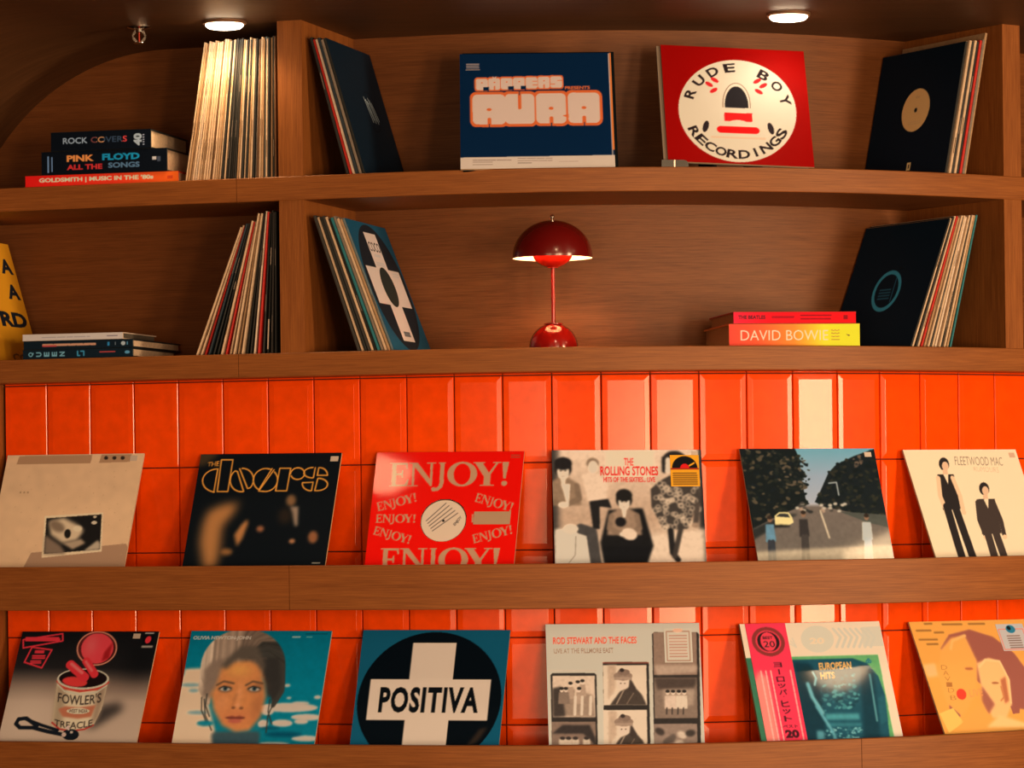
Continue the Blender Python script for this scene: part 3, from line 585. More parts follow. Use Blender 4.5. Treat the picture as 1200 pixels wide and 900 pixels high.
def art_tin():
    A = Art((30, 28, 27), [(122, 187), (842, 186), (755, 880), (22, 880)]); A.mid = 430
    A.vgrad([(187, (16, 16, 17)), (380, (30, 25, 24)), (470, (120, 92, 76)), (560, (172, 136, 112)), (880, (186, 150, 124))]); A.glow(180, 640, 200, 160, (202, 164, 136), .6); A.glow(760, 330, 120, 120, (14, 14, 15), .8)
    A.poly([(560, 580), (660, 560), (690, 600), (540, 700), (500, 700)], (62, 50, 44), soft=12)
    # can
    A.poly([(328, 440), (598, 440), (572, 600), (535, 690), (420, 722), (318, 690)], (206, 172, 136)); A.poly([(328, 440), (380, 480), (370, 700), (318, 690)], (160, 128, 98), soft=6); A.poly([(545, 480), (598, 440), (560, 640), (520, 700)], (150, 116, 90), soft=6)
    A.line([(318, 672), (360, 706), (420, 716), (490, 706), (535, 684)], 9, (170, 50, 40)); A.line([(330, 452), (370, 488), (450, 504), (540, 492), (594, 458)], 14, (190, 60, 44)); A.line([(332, 470), (370, 506), (450, 522), (540, 510), (590, 474)], 5, (214, 190, 160))
    A.ell(462, 440, 136, 56, (206, 180, 150)); A.ell(462, 438, 126, 48, (26, 14, 14)); A.ell(420, 455, 66, 26, (206, 50, 46), .1, soft=1)
    A.text("FOWLER'S", None, (58, 44, 36), .015, fn=lambda u, v: (338 + 228 * u, 562 - 52 * v + 16 * (1 - (2 * u - 1) ** 2)))
    A.poly([(345, 600), (380, 585), (450, 592), (540, 578), (520, 640), (450, 650), (370, 640)], (176, 96, 66), soft=2); A.ell(450, 610, 60, 16, (214, 186, 150)); A.text('WEST INDIA', [(400, 600), (500, 620)], (90, 60, 46), .02)
    A.text('TREACLE', None, (58, 44, 36), .015, fn=lambda u, v: (330 + 200 * u, 688 - 36 * v + 16 * (1 - (2 * u - 1) ** 2)))
    # lid and fingers of something red
    A.ell(522, 278, 106, 92, (70, 22, 20), soft=1); A.ring(522, 278, 102, 88, 7, (200, 120, 90)); A.ell(524, 278, 84, 80, (222, 60, 64)); A.glow(490, 260, 40, 60, (236, 96, 92), .7); A.poly([(560, 300), (605, 240), (590, 330), (550, 350)], (150, 24, 26), soft=3)
    A.line([(390, 364), (470, 432)], 46, (206, 44, 48)); A.line([(395, 360), (455, 408)], 14, (234, 108, 100), soft=1); A.line([(472, 345), (520, 415)], 40, (206, 44, 48)); A.line([(470, 348), (505, 396)], 12, (232, 100, 94), soft=1)
    # opener
    A.line([(240, 690), (180, 650), (140, 655), (128, 680), (150, 700), (220, 700), (300, 720), (380, 735), (450, 745)], 20, (20, 22, 27)); A.line([(180, 655), (260, 685), (350, 712)], 16, (20, 22, 27)); A.ell(420, 735, 44, 30, (20, 22, 27)); A.ell(385, 735, 12, 12, (190, 150, 128)); A.ell(424, 722, 8, 8, (180, 150, 130)); A.poly([(388, 700), (410, 682), (412, 715)], (200, 160, 140))
    r = (216, 46, 54)
    for q in ([(130, 232), (336, 200), (340, 238), (134, 276)], [(180, 272), (286, 286), (240, 382), (146, 352)]):
        A.line(q + [q[0]], 8, r)
    A.bars(145, 236, 322, 222, 3, 9, r); A.bars(200, 292, 244, 300, 2, 8, r); A.bars(188, 318, 250, 330, 2, 9, r); A.bars(180, 346, 232, 356, 2, 8, r)
    A.rect(756, 208, 816, 258, (12, 12, 14)); A.ell(786, 232, 14, 20, (214, 44, 50), .5); A.bars(770, 197, 812, 197, 1, 6, (170, 150, 136)); A.rect(754, 262, 812, 273, (150, 128, 112))
    return A
def art_water():
    A = Art((0, 104, 122), [(123, 103), (945, 103), (875, 873), (35, 873)]); A.mid = 480; cr = (222, 178, 142)
    A.vgrad([(103, (0, 96, 112)), (400, (2, 106, 122)), (873, (10, 104, 116))])
    A.poly([(100, 325), (200, 320), (230, 345), (250, 520), (300, 680), (320, 873), (20, 873)], cr, soft=4); A.mottle(.03, 6)
    for x, y, w in ((140, 418, 60), (190, 578, 60), (160, 450, 30)): A.ell(x, y, w, 10, (110, 140, 138), soft=3)
    for x, y, w, h in ((720, 545, 170, 26), (830, 600, 90, 18), (790, 520, 50, 10), (690, 635, 60, 20), (800, 625, 40, 14), (830, 722, 80, 16), (650, 755, 90, 10), (600, 560, 40, 30), (705, 418, 18, 8), (720, 490, 14, 6), (885, 485, 20, 10), (580, 640, 30, 24)): A.ell(x, y, w, h, (216, 184, 160), soft=2)
    A.ell(700, 700, 110, 16, (4, 66, 84), soft=4); A.ell(620, 665, 60, 10, (8, 72, 88), soft=3)
    # a plain portrait of a woman with pinned-up light brown hair
    for k in range(60):
        t = k / 59; a = math.pi * (1.02 - 1.06 * t); x0, y0 = 440 + 232 * math.cos(a), 300 - 196 * math.sin(a)
        c = np.array([(196, 160, 132), (150, 118, 96), (108, 84, 68), (54, 48, 42)][min(3, int(t * 4))]) * RNG.uniform(.85, 1.15)
        A.line([(430 + 60 * math.cos(a), 250), (430 + 150 * math.cos(a), 235 - 90 * math.sin(a)), (x0, y0), (x0 + 6 * math.cos(a), y0 + 130), (x0 - 40 * math.cos(a), y0 + 210)], 26, c, soft=1)
    A.poly([(215, 330), (260, 280), (330, 260), (310, 400), (262, 500), (210, 480)], (128, 100, 82), soft=5); A.poly([(540, 260), (650, 260), (670, 420), (640, 500), (590, 480)], (48, 42, 38), soft=5)
    f = (198, 116, 64)
    A.poly([(290, 690), (560, 690), (545, 790), (290, 790)], (74, 70, 64), soft=6)
    A.poly([(318, 320), (380, 285), (470, 275), (535, 295), (570, 400), (585, 480), (560, 600), (500, 680), (420, 690), (340, 650), (285, 560), (262, 470), (290, 420)], f, soft=5)
    A.glow(420, 330, 80, 40, (214, 142, 70), .8); A.glow(330, 520, 50, 60, (206, 124, 76), .7); A.glow(540, 540, 40, 90, (150, 84, 50), .6); A.glow(425, 600, 100, 50, (186, 98, 62), .5); A.glow(430, 470, 22, 70, (214, 134, 84), .6); A.glow(545, 420, 40, 30, (130, 78, 48), .5)
    for x in (345, 515):
        A.line([(x - 50, 418 - (x < 400) * 0), (x - 10, 396), (x + 48, 408)], 11, (96, 66, 46), soft=1); A.ell(x, 440, 42, 18, (96, 70, 54), soft=3); A.ell(x, 440, 30, 12, (176, 152, 132), soft=1); A.ell(x, 438, 13, 13, (60, 74, 74)); A.ell(x, 438, 6, 6, (16, 20, 22)); A.line([(x - 36, 440), (x - 8, 424), (x + 34, 436)], 6, (40, 30, 26))
    A.line([(412, 470), (395, 535)], 9, (168, 98, 58), soft=3); A.ell(400, 548, 12, 7, (110, 62, 40), soft=1); A.ell(446, 550, 12, 7, (110, 62, 40), soft=1); A.glow(424, 535, 18, 16, (214, 138, 92), .7)
    A.poly([(350, 605), (395, 594), (415, 600), (440, 594), (476, 606), (440, 618), (390, 618)], (140, 62, 46), soft=1); A.ell(412, 626, 40, 12, (178, 84, 64), soft=2); A.line([(362, 607), (468, 607)], 4, (70, 34, 28))
    A.poly([(340, 330), (310, 300), (420, 190), (520, 190), (570, 300), (560, 340), (500, 270), (400, 270)], (84, 68, 56), soft=6)
    for x0, y0, x1, y1 in ((210, 490, 250, 640), (225, 500, 280, 680), (640, 500, 600, 690), (610, 500, 630, 640), (240, 470, 262, 600)): A.line([(x0, y0), ((x0 + x1) / 2 - 16, (y0 + y1) / 2), (x1, y1)], 7, (52, 48, 42))
    A.poly([(280, 700), (560, 690), (560, 770), (300, 775)], (54, 72, 76), soft=5); A.ell(240, 640, 50, 16, (16, 110, 124), soft=3)
    A.photo(1, .03)
    A.text('OLIVIA NEWTON-JOHN', [(140, 134), (478, 134), (474, 160), (136, 160)], (206, 180, 158), .03); A.bars(720, 140, 760, 140, 1, 9, (150, 168, 160)); A.bars(795, 122, 918, 122, 1, 5, (0, 60, 72)); A.bars(800, 140, 830, 140, 1, 6, (80, 140, 140))
    return A
def art_cross():
    A = Art((10, 70, 88), [(128, 98), (987, 98), (943, 868), (57, 868)])
    U = Art((14, 72, 90)); w = (224, 186, 158); U.ell(.5, .5, .483, .483, (3, 9, 14), n=90); U.rect(.353, .095, .645, .905, w); U.rect(.093, .357, .903, .645, w)
    U.text('POSITIVA', [(.165, .592), (.835, .408)], (8, 11, 14), .040, sp=1.13)
    U.poly([(.75, .13), (.86, .30), (.91, .31), (.86, .22)], (60, 40, 28), a=.7, soft=4)  # brown reflection painted into the print at the lower right
    return U
def art_contact():
    A = Art((240, 214, 186), [(92, 65), (995, 57), (1019, 862), (99, 866)], nx=280); s = SEP
    def strip(x0, y0, x1, y1): A.poly([(x0 + 12, y0), (x1 - 12, y0), (x1, y0 + 12), (x1, y1), (x0, y1), (x0, y0 + 12)], (46, 38, 34))
    strip(116, 343, 386, 880); strip(422, 280, 694, 880); strip(714, 110, 992, 880); A.line([(98, 330), (388, 330)], 4, (150, 120, 100)); A.line([(425, 286), (690, 286)], 9, (120, 60, 46))
    for x0, y0, x1, y1, c in ((128, 360, 374, 596, (196, 160, 134)), (118, 622, 374, 880, (120, 92, 76)), (424, 300, 678, 528, (206, 172, 144)), (420, 556, 676, 880, (206, 172, 144)), (722, 112, 976, 356, (132, 100, 82)), (722, 372, 974, 604, (120, 94, 78)), (716, 636, 970, 880, (132, 104, 88))): A.rect(x0, y0, x1, y1, c)
    A.poly([(128, 440), (230, 430), (360, 470), (374, 596), (200, 590), (128, 590)], (140, 110, 90), soft=4); A.poly([(128, 430), (180, 420), (200, 590), (128, 596)], (60, 48, 42), soft=4)
    for x, y in ((232, 410), (275, 402), (302, 396), (282, 440), (205, 440), (180, 440)):
        A.poly([(x - 16, y + 14), (x + 16, y + 14), (x + 22, y + 80), (x - 22, y + 80)], [(196, 160, 134), (120, 94, 78), (160, 126, 104)][RNG.integers(3)], soft=1); A.ell(x, y, 11, 14, (206, 170, 144)); A.ell(x, y - 8, 13, 9, (44, 36, 32))
    for x in (260, 300, 350): A.line([(x, 480), (x - 6, 580)], 16, (206, 174, 148), soft=1)
    A.poly([(118, 690), (180, 640), (340, 640), (374, 720), (374, 760), (300, 690), (200, 690)], (52, 42, 38), soft=3)
    for x in (180, 215, 255, 320): A.ell(x, 740, 22, 30, (196, 164, 138), soft=2); A.ell(x, 716, 16, 10, (50, 40, 36), soft=1)
    for dy in (0, 262):                                        # a figure in a bobble hat and dark coat
        A.poly([(460, 528 + dy), (520, 450 + dy), (600, 415 + dy), (650, 470 + dy), (676, 528 + dy)], (66, 52, 44), soft=2); A.poly([(450, 300 + dy), (500, 300 + dy), (495, 440 + dy), (450, 500 + dy)], (176, 140, 114), soft=4)
        A.poly([(580, 370 + dy), (615, 430 + dy), (600, 450 + dy), (570, 440 + dy)], (60, 46, 40), soft=2); A.ell(538, 405 + dy, 32, 36, (208, 172, 146), soft=1)
        A.ell(540, 362 + dy, 56, 26, (132, 102, 84)); A.ell(545, 340 + dy, 36, 18, (120, 92, 76)); A.ell(534, 328 + dy, 14, 11, (50, 38, 34)); A.rect(488, 368 + dy, 592, 384 + dy, (150, 118, 98))
        A.line([(500, 520 + dy), (545, 440 + dy)], 8, (140, 112, 92)); A.line([(560, 520 + dy), (600, 460 + dy)], 6, (110, 86, 70)); A.ell(526, 404 + dy, 5, 3, (60, 46, 40)); A.ell(550, 404 + dy, 5, 3, (60, 46, 40))
    A.poly([(722, 300), (976, 300), (976, 340), (740, 356)], (166, 132, 110), soft=4); A.poly([(722, 372), (976, 372), (960, 430), (740, 440)], (70, 54, 46), soft=5); A.poly([(770, 440), (960, 440), (950, 530), (780, 545)], (150, 120, 100), soft=4)
    for x in (800, 832, 866, 898): A.ell(x, 458, 11, 13, (206, 170, 144)); A.ell(x, 450, 13, 9, (44, 36, 32)); A.poly([(x - 16, 475), (x + 16, 475), (x + 18, 550), (x - 18, 550)], [(196, 160, 136), (60, 48, 42), (200, 168, 142), (130, 100, 84)][int(x) % 4], soft=1); A.line([(x - 6, 545), (x - 8, 580)], 8, (60, 48, 42))
    for x, y in ((750, 680), (820, 720), (880, 700), (930, 690), (790, 740), (860, 750)): A.ell(x, y, 30, 20, [(190, 158, 134), (90, 72, 62), (60, 48, 42)][RNG.integers(3)], RNG.uniform(-1, 1), soft=3)
    A.photo(1, .06)
    A.text('ROD STEWART AND THE FACES', [(135, 140), (624, 136), (624, 176), (136, 180)], (206, 66, 42), .03); A.text('LIVE AT THE FILLMORE EAST', [(138, 204), (486, 200), (487, 230), (140, 234)], (140, 108, 88), .035)
    return A
def art_europe():
    A = Art((222, 190, 160), [(62, 112), (850, 95), (935, 826), (160, 842)], light=(225, 190, 158))
    A.poly([(60, 300), (320, 296), (420, 842), (160, 842)], (50, 96, 70))
    A.poly([(330, 292), (825, 282), (872, 728), (885, 842), (380, 842)], (88, 142, 88)); tl = (24, 66, 78)
    A.poly([(340, 310), (680, 302), (760, 330), (815, 400), (842, 500), (850, 842), (390, 842)], tl)
    A.foliage([(420, 420), (680, 380), (700, 560), (480, 600)], [(30, 82, 92), (52, 108, 112), (18, 54, 64), (70, 128, 128)], 90, 14); A.rect(500, 600, 690, 632, (60, 124, 128), soft=3); A.rect(510, 650, 700, 668, (44, 100, 108), soft=3)
    A.foliage([(440, 680), (700, 670), (700, 740), (450, 740)], [(90, 146, 148), (40, 90, 98), (120, 166, 164)], 60, 9); A.poly([(720, 330), (790, 380), (800, 842), (700, 842)], (16, 48, 58), soft=4); A.line([(768, 390), (786, 640)], 9, (84, 134, 136), soft=1); A.poly([(800, 520), (842, 500), (846, 640), (806, 660)], (30, 76, 86), soft=2)
    # a plain figure leaning in shadow on the left
    A.poly([(350, 320), (440, 330), (480, 400), (500, 620), (500, 842), (390, 842)], (14, 44, 54), soft=4); A.ell(420, 392, 40, 44, (20, 44, 50)); A.line([(452, 376), (468, 410), (458, 446)], 12, (122, 166, 164), soft=1)
    A.line([(420, 440), (440, 510), (490, 595)], 20, (104, 158, 162), soft=2); A.line([(460, 560), (540, 700), (560, 760)], 16, (84, 140, 148), soft=2); A.rect(450, 690, 490, 740, (72, 124, 132), soft=3)
    A.photo(1, .05); A.text('EUROPEAN', [(487, 326), (668, 320), (670, 360), (490, 366)], (226, 160, 86), .03); A.text('HITS', [(492, 378), (572, 376), (574, 412), (494, 416)], (226, 160, 86), .03)
    A.ell(492, 196, 92, 74, (236, 216, 188)); A.text('20', [(446, 190), (530, 188), (530, 222), (448, 224)], (204, 172, 140), .03)
    for k in range(7): A.line([(584 + k * 32, 140), (622 + k * 32, 186), (596 + k * 32, 240)], 14, (240, 222, 196))
    A.poly([(745, 130), (852, 126), (862, 234), (745, 238)], (240, 222, 196), a=.8)
    for k in range(3): A.line([(332 + 10 * k, 200 - 14 * k + 20), (372, 242)], 6, (238, 216, 188))
    A.text('db', [(752, 302), (784, 330)], (30, 92, 110), .03); A.rect(60, 104, 90, 300, (214, 178, 148))
    return A
def art_obi():
    U = Art((222, 50, 72), [(0, 1), (1, 1), (1, 0), (0, 0)], nx=64, ny=184, light=(225, 190, 158)); U.sc = 64 * 2
    U.poly([(.0, .0), (.32, 0), (.32, .62), (.12, .66), (0, .6)], (230, 120, 108), soft=6)
    for r, c in ((.40, (120, 44, 40)), (.31, (196, 50, 62)), (.27, (40, 24, 26))): U.ell(.5, .868, r, r * .26, c)
    Y = lambda v: 1 - (1 - v) * .86
    U.ell(.5, .868, .19, .066, (206, 52, 66)); U.text('BEST', [(.38, .905), (.62, .885)], (40, 24, 26), .02); U.text('20', [(.36, .875), (.66, .825)], (230, 70, 80), .05); U.text('20', [(.37, .872), (.65, .828)], (40, 24, 26), .01)
    x = .62; ys = [(.675, .635), (.62, .575), (.56, .515), (.50, .465), (.455, .41), (.40, .375), (.365, .31), (.295, .255), (.24, .195)]
    for ch, (a, c) in zip('ヨ|ロッパ・ヒット', ys): U.text(ch, [(x - .1 + (.08 if ch in '|・' else 0), Y(a)), (x + .1 - (.08 if ch in '|・' else 0), Y(c + (.02 if ch == '・' else 0)))], (64, 24, 30), .03)
    U.text('ベスト', [(.46, Y(.168)), (.82, Y(.142))], (64, 24, 30), .03); U.text('20', [(.48, Y(.128)), (.82, Y(.06))], (60, 22, 28), .06)
    for xx in (.18, .30, .42, .9):
        y = .66
        while y > .12:
            e = y - RNG.uniform(.01, .05); U.line([(xx, y), (xx, e)], .035, (240, 176, 160), .8); y = e - .012
    return U
def art_orange():
    A = Art((222, 142, 62), [(110, 100), (773, 78), (935, 805), (255, 832)], light=(225, 185, 150)); m = (142, 74, 58)
    A.mottle(.04, 8)
    A.poly([(270, 250), (330, 170), (450, 140), (580, 180), (690, 270), (760, 380), (790, 600), (640, 580), (420, 400)], m, soft=2)
    A.poly([(270, 260), (340, 190), (420, 180), (470, 320), (450, 480), (400, 560), (340, 640), (270, 560), (240, 400)], (232, 152, 70), soft=4); A.line([(330, 250), (345, 205), (420, 175)], 12, (236, 168, 92), soft=2)
    A.poly([(470, 330), (540, 300), (600, 320), (640, 420), (640, 560), (600, 640), (520, 640), (480, 480)], (236, 172, 104), soft=3); A.line([(480, 350), (520, 310), (600, 318), (640, 420), (635, 550)], 10, (240, 186, 120), soft=1)
    A.poly([(590, 420), (625, 400), (630, 540), (600, 560)], (170, 90, 56), soft=3); A.ell(560, 440, 22, 7, (150, 84, 50), soft=1); A.ell(420, 360, 26, 9, (160, 84, 48), soft=2); A.line([(590, 460), (600, 520), (580, 540)], 8, (180, 104, 60), soft=1)
    A.poly([(280, 560), (340, 620), (330, 640), (280, 590)], m, soft=2); A.poly([(480, 450), (545, 560), (500, 620), (470, 540)], (150, 80, 60), soft=4); A.poly([(630, 570), (685, 570), (680, 610), (640, 615)], m)
    A.poly([(220, 610), (300, 580), (350, 660), (260, 720)], (236, 176, 84)); A.poly([(350, 640), (450, 570), (520, 640), (640, 640), (720, 700), (720, 832), (300, 832)], (228, 146, 66), soft=4); A.poly([(480, 690), (560, 620), (690, 660), (740, 690)], (236, 180, 110), soft=4)
    A.ell(358, 503, 28, 31, (206, 56, 38))
    for y, x0, x1 in ((112, 200, 240), (114, 300, 410), (110, 450, 540), (150, 150, 230), (160, 250, 300), (200, 160, 260), (225, 200, 260)): A.line([(x0, y), (x1, y - 2)], 10, (140, 88, 40), soft=1)
    for ch, y in zip('DAVID B', (340, 372, 404, 436, 468, 0, 510)):
        if y: A.text(ch, [(262 + (y - 340) * .18, y), (296 + (y - 340) * .18, y + 26)], (160, 94, 44), -.005)
    A.text('LIVE', [(404, 478), (480, 470), (482, 510), (406, 520)], (206, 120, 66), .0); A.poly([(160, 340), (230, 330), (240, 400), (180, 410)], (206, 150, 90), soft=4)
    return A
def art_aura():
    A = Art((4, 20, 36), [(103, 155), (928, 148), (930, 776), (99, 780)], light=(190, 145, 112), ext=1); w = (206, 152, 124); o = (214, 84, 36)
    A.poly([(100, 718), (930, 708), (932, 790), (98, 790)], (206, 158, 128)); A.line([(914, 155), (917, 710)], 4, (206, 150, 120)); A.rect(917, 150, 932, 680, (196, 92, 40))
    def rr(x0, y0, x1, y1, r, col):
        t = np.linspace(0, math.pi / 2, 7); p = []
        for cx, cy, a in ((x1 - r, y0 + r, -math.pi / 2), (x1 - r, y1 - r, 0), (x0 + r, y1 - r, math.pi / 2), (x0 + r, y0 + r, math.pi)): p += [(cx + r * math.cos(a + k), cy + r * math.sin(a + k)) for k in t]
        A.poly(p, col)
    L = [(166, 352), (340, 508), (508, 678), (680, 860)]
    for g, c in ((14, o), (0, w)):
        for i, (x0, x1) in enumerate(L): rr(x0 - g + 4, 378 - g - i * 3, x1 + g - 4, 540 + g - i * 2, 26 + g * .6, c)
    for g, c in ((7, o), (0, w)):
        for i in range(7): rr(190 + i * 67 - g, 292 - g - i * 2, 254 + i * 67 + g, 354 + g - i * 2, 12 + g * .5, c)
    nv = (4, 20, 36)
    for i, ch in enumerate('PAPPERS'):                          # narrow counters cut into the fat letters
        x = 190 + i * 67; y = 292 - i * 2
        if ch in 'PAR': A.ell(x + 33, y + 22, 5, 3, o)
        if ch in 'AR': A.line([(x + 33, y + 62), (x + 33, y + 44)], 7, o)
        if ch == 'P': A.poly([(x + 40, y + 66), (x + 70, y + 66), (x + 70, y + 44), (x + 40, y + 46)], nv)
        if ch in 'ES': A.line([(x + 62, y + 22), (x + 40, y + 22)], 5, o); A.line([(x + 62 if ch == 'E' else x, y + 42), (x + 40 if ch == 'E' else x + 24, y + 42)], 5, o)
        if ch == 'A' and i == 1: A.poly([(x + 22, y - 12), (x + 33, y - 2), (x + 44, y - 12), (x + 40, y + 6), (x + 26, y + 6)], w)
    for i, ch in enumerate('AURA'):
        x0, x1 = L[i]; xc = (x0 + x1) / 2; y = -i * 3
        if ch in 'AR': A.line([(xc, 546 + y), (xc, 512 + y)], 20, o); A.line([(xc, 556 + y), (xc, 540 + y)], 6, nv); A.ell(xc, 460 + y, 13, 8, o)
        if ch == 'R': A.poly([(x1 + 8, 492 + y), (x1 - 26, 500 + y), (x1 + 8, 512 + y)], o)
        if ch == 'U': A.line([(xc, 372 + y), (xc, 455 + y)], 18, o); A.line([(xc, 364 + y), (xc, 384 + y)], 5, nv)
    A.text('PRESENTS', [(670, 334), (806, 332), (806, 350), (670, 352)], o, .03); A.bars(142, 212, 208, 232, 3, 6, (150, 112, 96)); A.bars(138, 243, 212, 243, 1, 4, (150, 110, 90))
    A.bars(168, 732, 372, 732, 2, 6, (120, 86, 70)); A.bars(168, 742, 270, 756, 2, 6, (120, 86, 70)); A.bars(408, 724, 590, 736, 2, 6, (120, 86, 70)); A.bars(408, 748, 480, 748, 1, 7, (100, 72, 60)); A.bars(625, 740, 730, 740, 1, 4, (120, 86, 70))
    return A
def art_rude():
    A = Art((140, 4, 2), [(118, 128), (918, 150), (957, 797), (145, 797)], light=(225, 180, 140), ext=1); cx, cy, rx, ry = 540, 497, 326, 288
    A.ell(cx, cy, rx, ry, (232, 190, 148), n=90); k = (34, 20, 18)
    def arc(body, a0, a1, r0, r1, top=True):
        n = len(body)
        for i, ch in enumerate(body):
            if ch == ' ': continue
            a = math.radians(a0 + (a1 - a0) * i / (n - 1)); wd = .115 if ch != 'I' else .026
            def fn(u, v, a=a, wd=wd):
                r = r0 + (r1 - r0) * v; t = a - (u - .5) * wd * 2 if top else a + (u - .5) * wd * 2
                return (cx + rx * r * math.cos(t), cy - ry * r * math.sin(t))
            A.text(ch, None, k, .03, fn=fn)
    arc('RUDE BOY', 158, 16, .765, .94); arc('RECORDINGS', 210, 331, .935, .765, False)
    # plain generic emblem in place of the printed figure: a red and black half disc over two red bars
    A.ring(540, 462, 76, 122, 5, (120, 84, 60)); A.ell(540, 470, 66, 112, (34, 26, 24)); A.rect(455, 480, 640, 600, (232, 190, 148)); A.rect(470, 508, 625, 556, (206, 22, 20)); A.ell(545, 562, 48, 14, (232, 190, 148))
    A.line([(450, 604), (640, 604)], 46, (222, 16, 14)); A.line([(400, 648), (690, 648)], 16, (206, 158, 118))
    for e in (-1, 1):
        A.ell(545 + e * 180, 590, 16, 34, (40, 26, 24), -e * .3)
        for x, y in ((118, 325), (150, 350), (125, 384)): A.ell(540 + e * x, y, 24, 11, (196, 26, 24), -e * .5 * (-1 if y == 384 else 1))
    return A
def art_coco():
    A = Art((16, 42, 48), [(0, 1), (1, 1), (1, 0), (0, 0)], light=(175, 130, 98), nx=320); w = (206, 152, 122)
    A.ell(.5, .5, .485, .485, (18, 16, 16), n=90); A.rect(.355, .085, .645, .92, w); A.rect(.09, .36, .91, .645, w)
    A.text('COCO', [(.37, .85), (.64, .775)], (22, 18, 18), .012); A.bars(.43, .75, .57, .74, 2, .008, (140, 110, 92)); A.bars(.40, .69, .6, .665, 3, .008, (140, 108, 90)); A.bars(.44, .15, .58, .13, 2, .02, (70, 56, 50)); A.bars(.72, .62, .86, .6, 2, .008, (150, 116, 96))
    return A
def art_tealring():
    A = Art((5, 10, 14), [(0, 1), (1, 1), (1, 0), (0, 0)], light=(150, 110, 85)); A.sc = 400
    A.ring(.5, .46, .148, .148, .03, (44, 92, 100)); A.line([(.58, .56), (.58, .37)], .008, (24, 50, 58)); A.bars(.42, .47, .55, .40, 4, .012, (20, 40, 46)); return A
def art_whitecircle():
    A = Art((6, 10, 13), [(0, 1), (1, 1), (1, 0), (0, 0)], light=(150, 110, 85)); A.sc = 400
    A.ring(.62, .52, .15, .15, .008, (3, 5, 7))
    for i in range(6):
        x = .54 + .03 * i; A.bars(x, .6 - .01 * i, x + .004, .6, 1, .01, (120, 100, 86)); A.line([(x - .02, .62 - .015 * (i % 3)), (x + .05, .44 + .02 * (i % 2))], .011, (124, 104, 90), .8)
    return A
def art_centrelabel():
    A = Art((6, 10, 13), [(0, 1), (1, 1), (1, 0), (0, 0)], light=(190, 140, 105)); A.sc = 400
    A.ell(.52, .53, .165, .165, (206, 128, 68)); A.ell(.52, .53, .018, .018, (20, 16, 14)); A.bars(.45, .44, .6, .425, 2, .006, (150, 92, 50)); A.bars(.5, .63, .54, .63, 1, .02, (170, 104, 56)); A.rect(.52, .065, .565, .125, (206, 140, 80)); A.rect(.535, .08, .55, .11, (60, 40, 30)); return A
# ------------------------------------------------------------------ placing things by where they stand
def project(P):
    d = P.y + DIST; x = FPX * P.x / d; y = -FPX * (P.z - EYE) / d
    return 600 + x * _c + y * _s, HOR - x * _s + y * _c
def offset_of(P):
    sn, cs = np.sin(_psi), np.cos(_psi); along = (P.x - _x) * cs + (P.y - _y) * sn
    i = int(np.argmin(np.abs(along) + 0.3 * np.hypot(P.x - _x, P.y - _y))); return float((P.x - _x[i]) * sn[i] - (P.y - _y[i]) * cs[i])
ORD = ['', 'first', 'second', 'third', 'fourth', 'fifth', 'sixth', 'seventh', 'eighth', 'ninth', 'tenth', 'eleventh', 'twelfth', 'thirteenth', 'fourteenth', 'fifteenth', 'sixteenth', 'seventeenth', 'eighteenth', 'nineteenth']
def ordinal(n):
    if n < 20: return ORD[n]
    t = {2: ('twentieth', 'twenty'), 3: ('thirtieth', 'thirty'), 4: ('fortieth', 'forty')}[n // 10]
    return t[0] if n % 10 == 0 else t[1] + '-' + ORD[n % 10]

def sleeve_mesh(b, w, h, th, cols=None, hole=None):
    """card sleeve standing on z=0, front at y=0: two boards, three closed edges and the print on the front"""
    e = 0.0007
    b.box(-w / 2, w / 2, 0.0, 0.0008, 0, h, 1) if not hole else b.box(-w / 2, w / 2, 0.0012, 0.002, 0, h, 1)
    b.box(-w / 2, w / 2, th - .0008, th, 0, h, 1)
    b.box(-w / 2, -w / 2 + e, 0.0, th, 0, h, 1); b.box(w / 2 - e, w / 2, .0008, th - .0008, 0, h, 1)
    b.box(-w / 2, w / 2, .0, th, 0, e, 1); b.box(-w / 2, w / 2, .0, th, h - e, h, 1)
    if cols is not None: b.grid(-w / 2, w / 2, 0, h, -0.0003, cols, 0, hole)
STK_MAT = mat('sticker_paper', (0.60, 0.56, 0.55), 0.5)
def sticker(parent, w, h, u, v, sw, sh, name='price_sticker', m=None, cols=None, label=None):
    b = MB(); x, z = (u - .5) * w, v * h
    b.box(x - sw / 2, x + sw / 2, -.0009, -.0004, z - sh / 2, z + sh / 2, 0)
    if cols is not None: b.grid(x - sw / 2, x + sw / 2, z - sh / 2, z + sh / 2, -.0011, cols, 1)
    o = b.build(name, [m or STK_MAT, PRINT], parent)
    if label: o['label'] = label
    return o

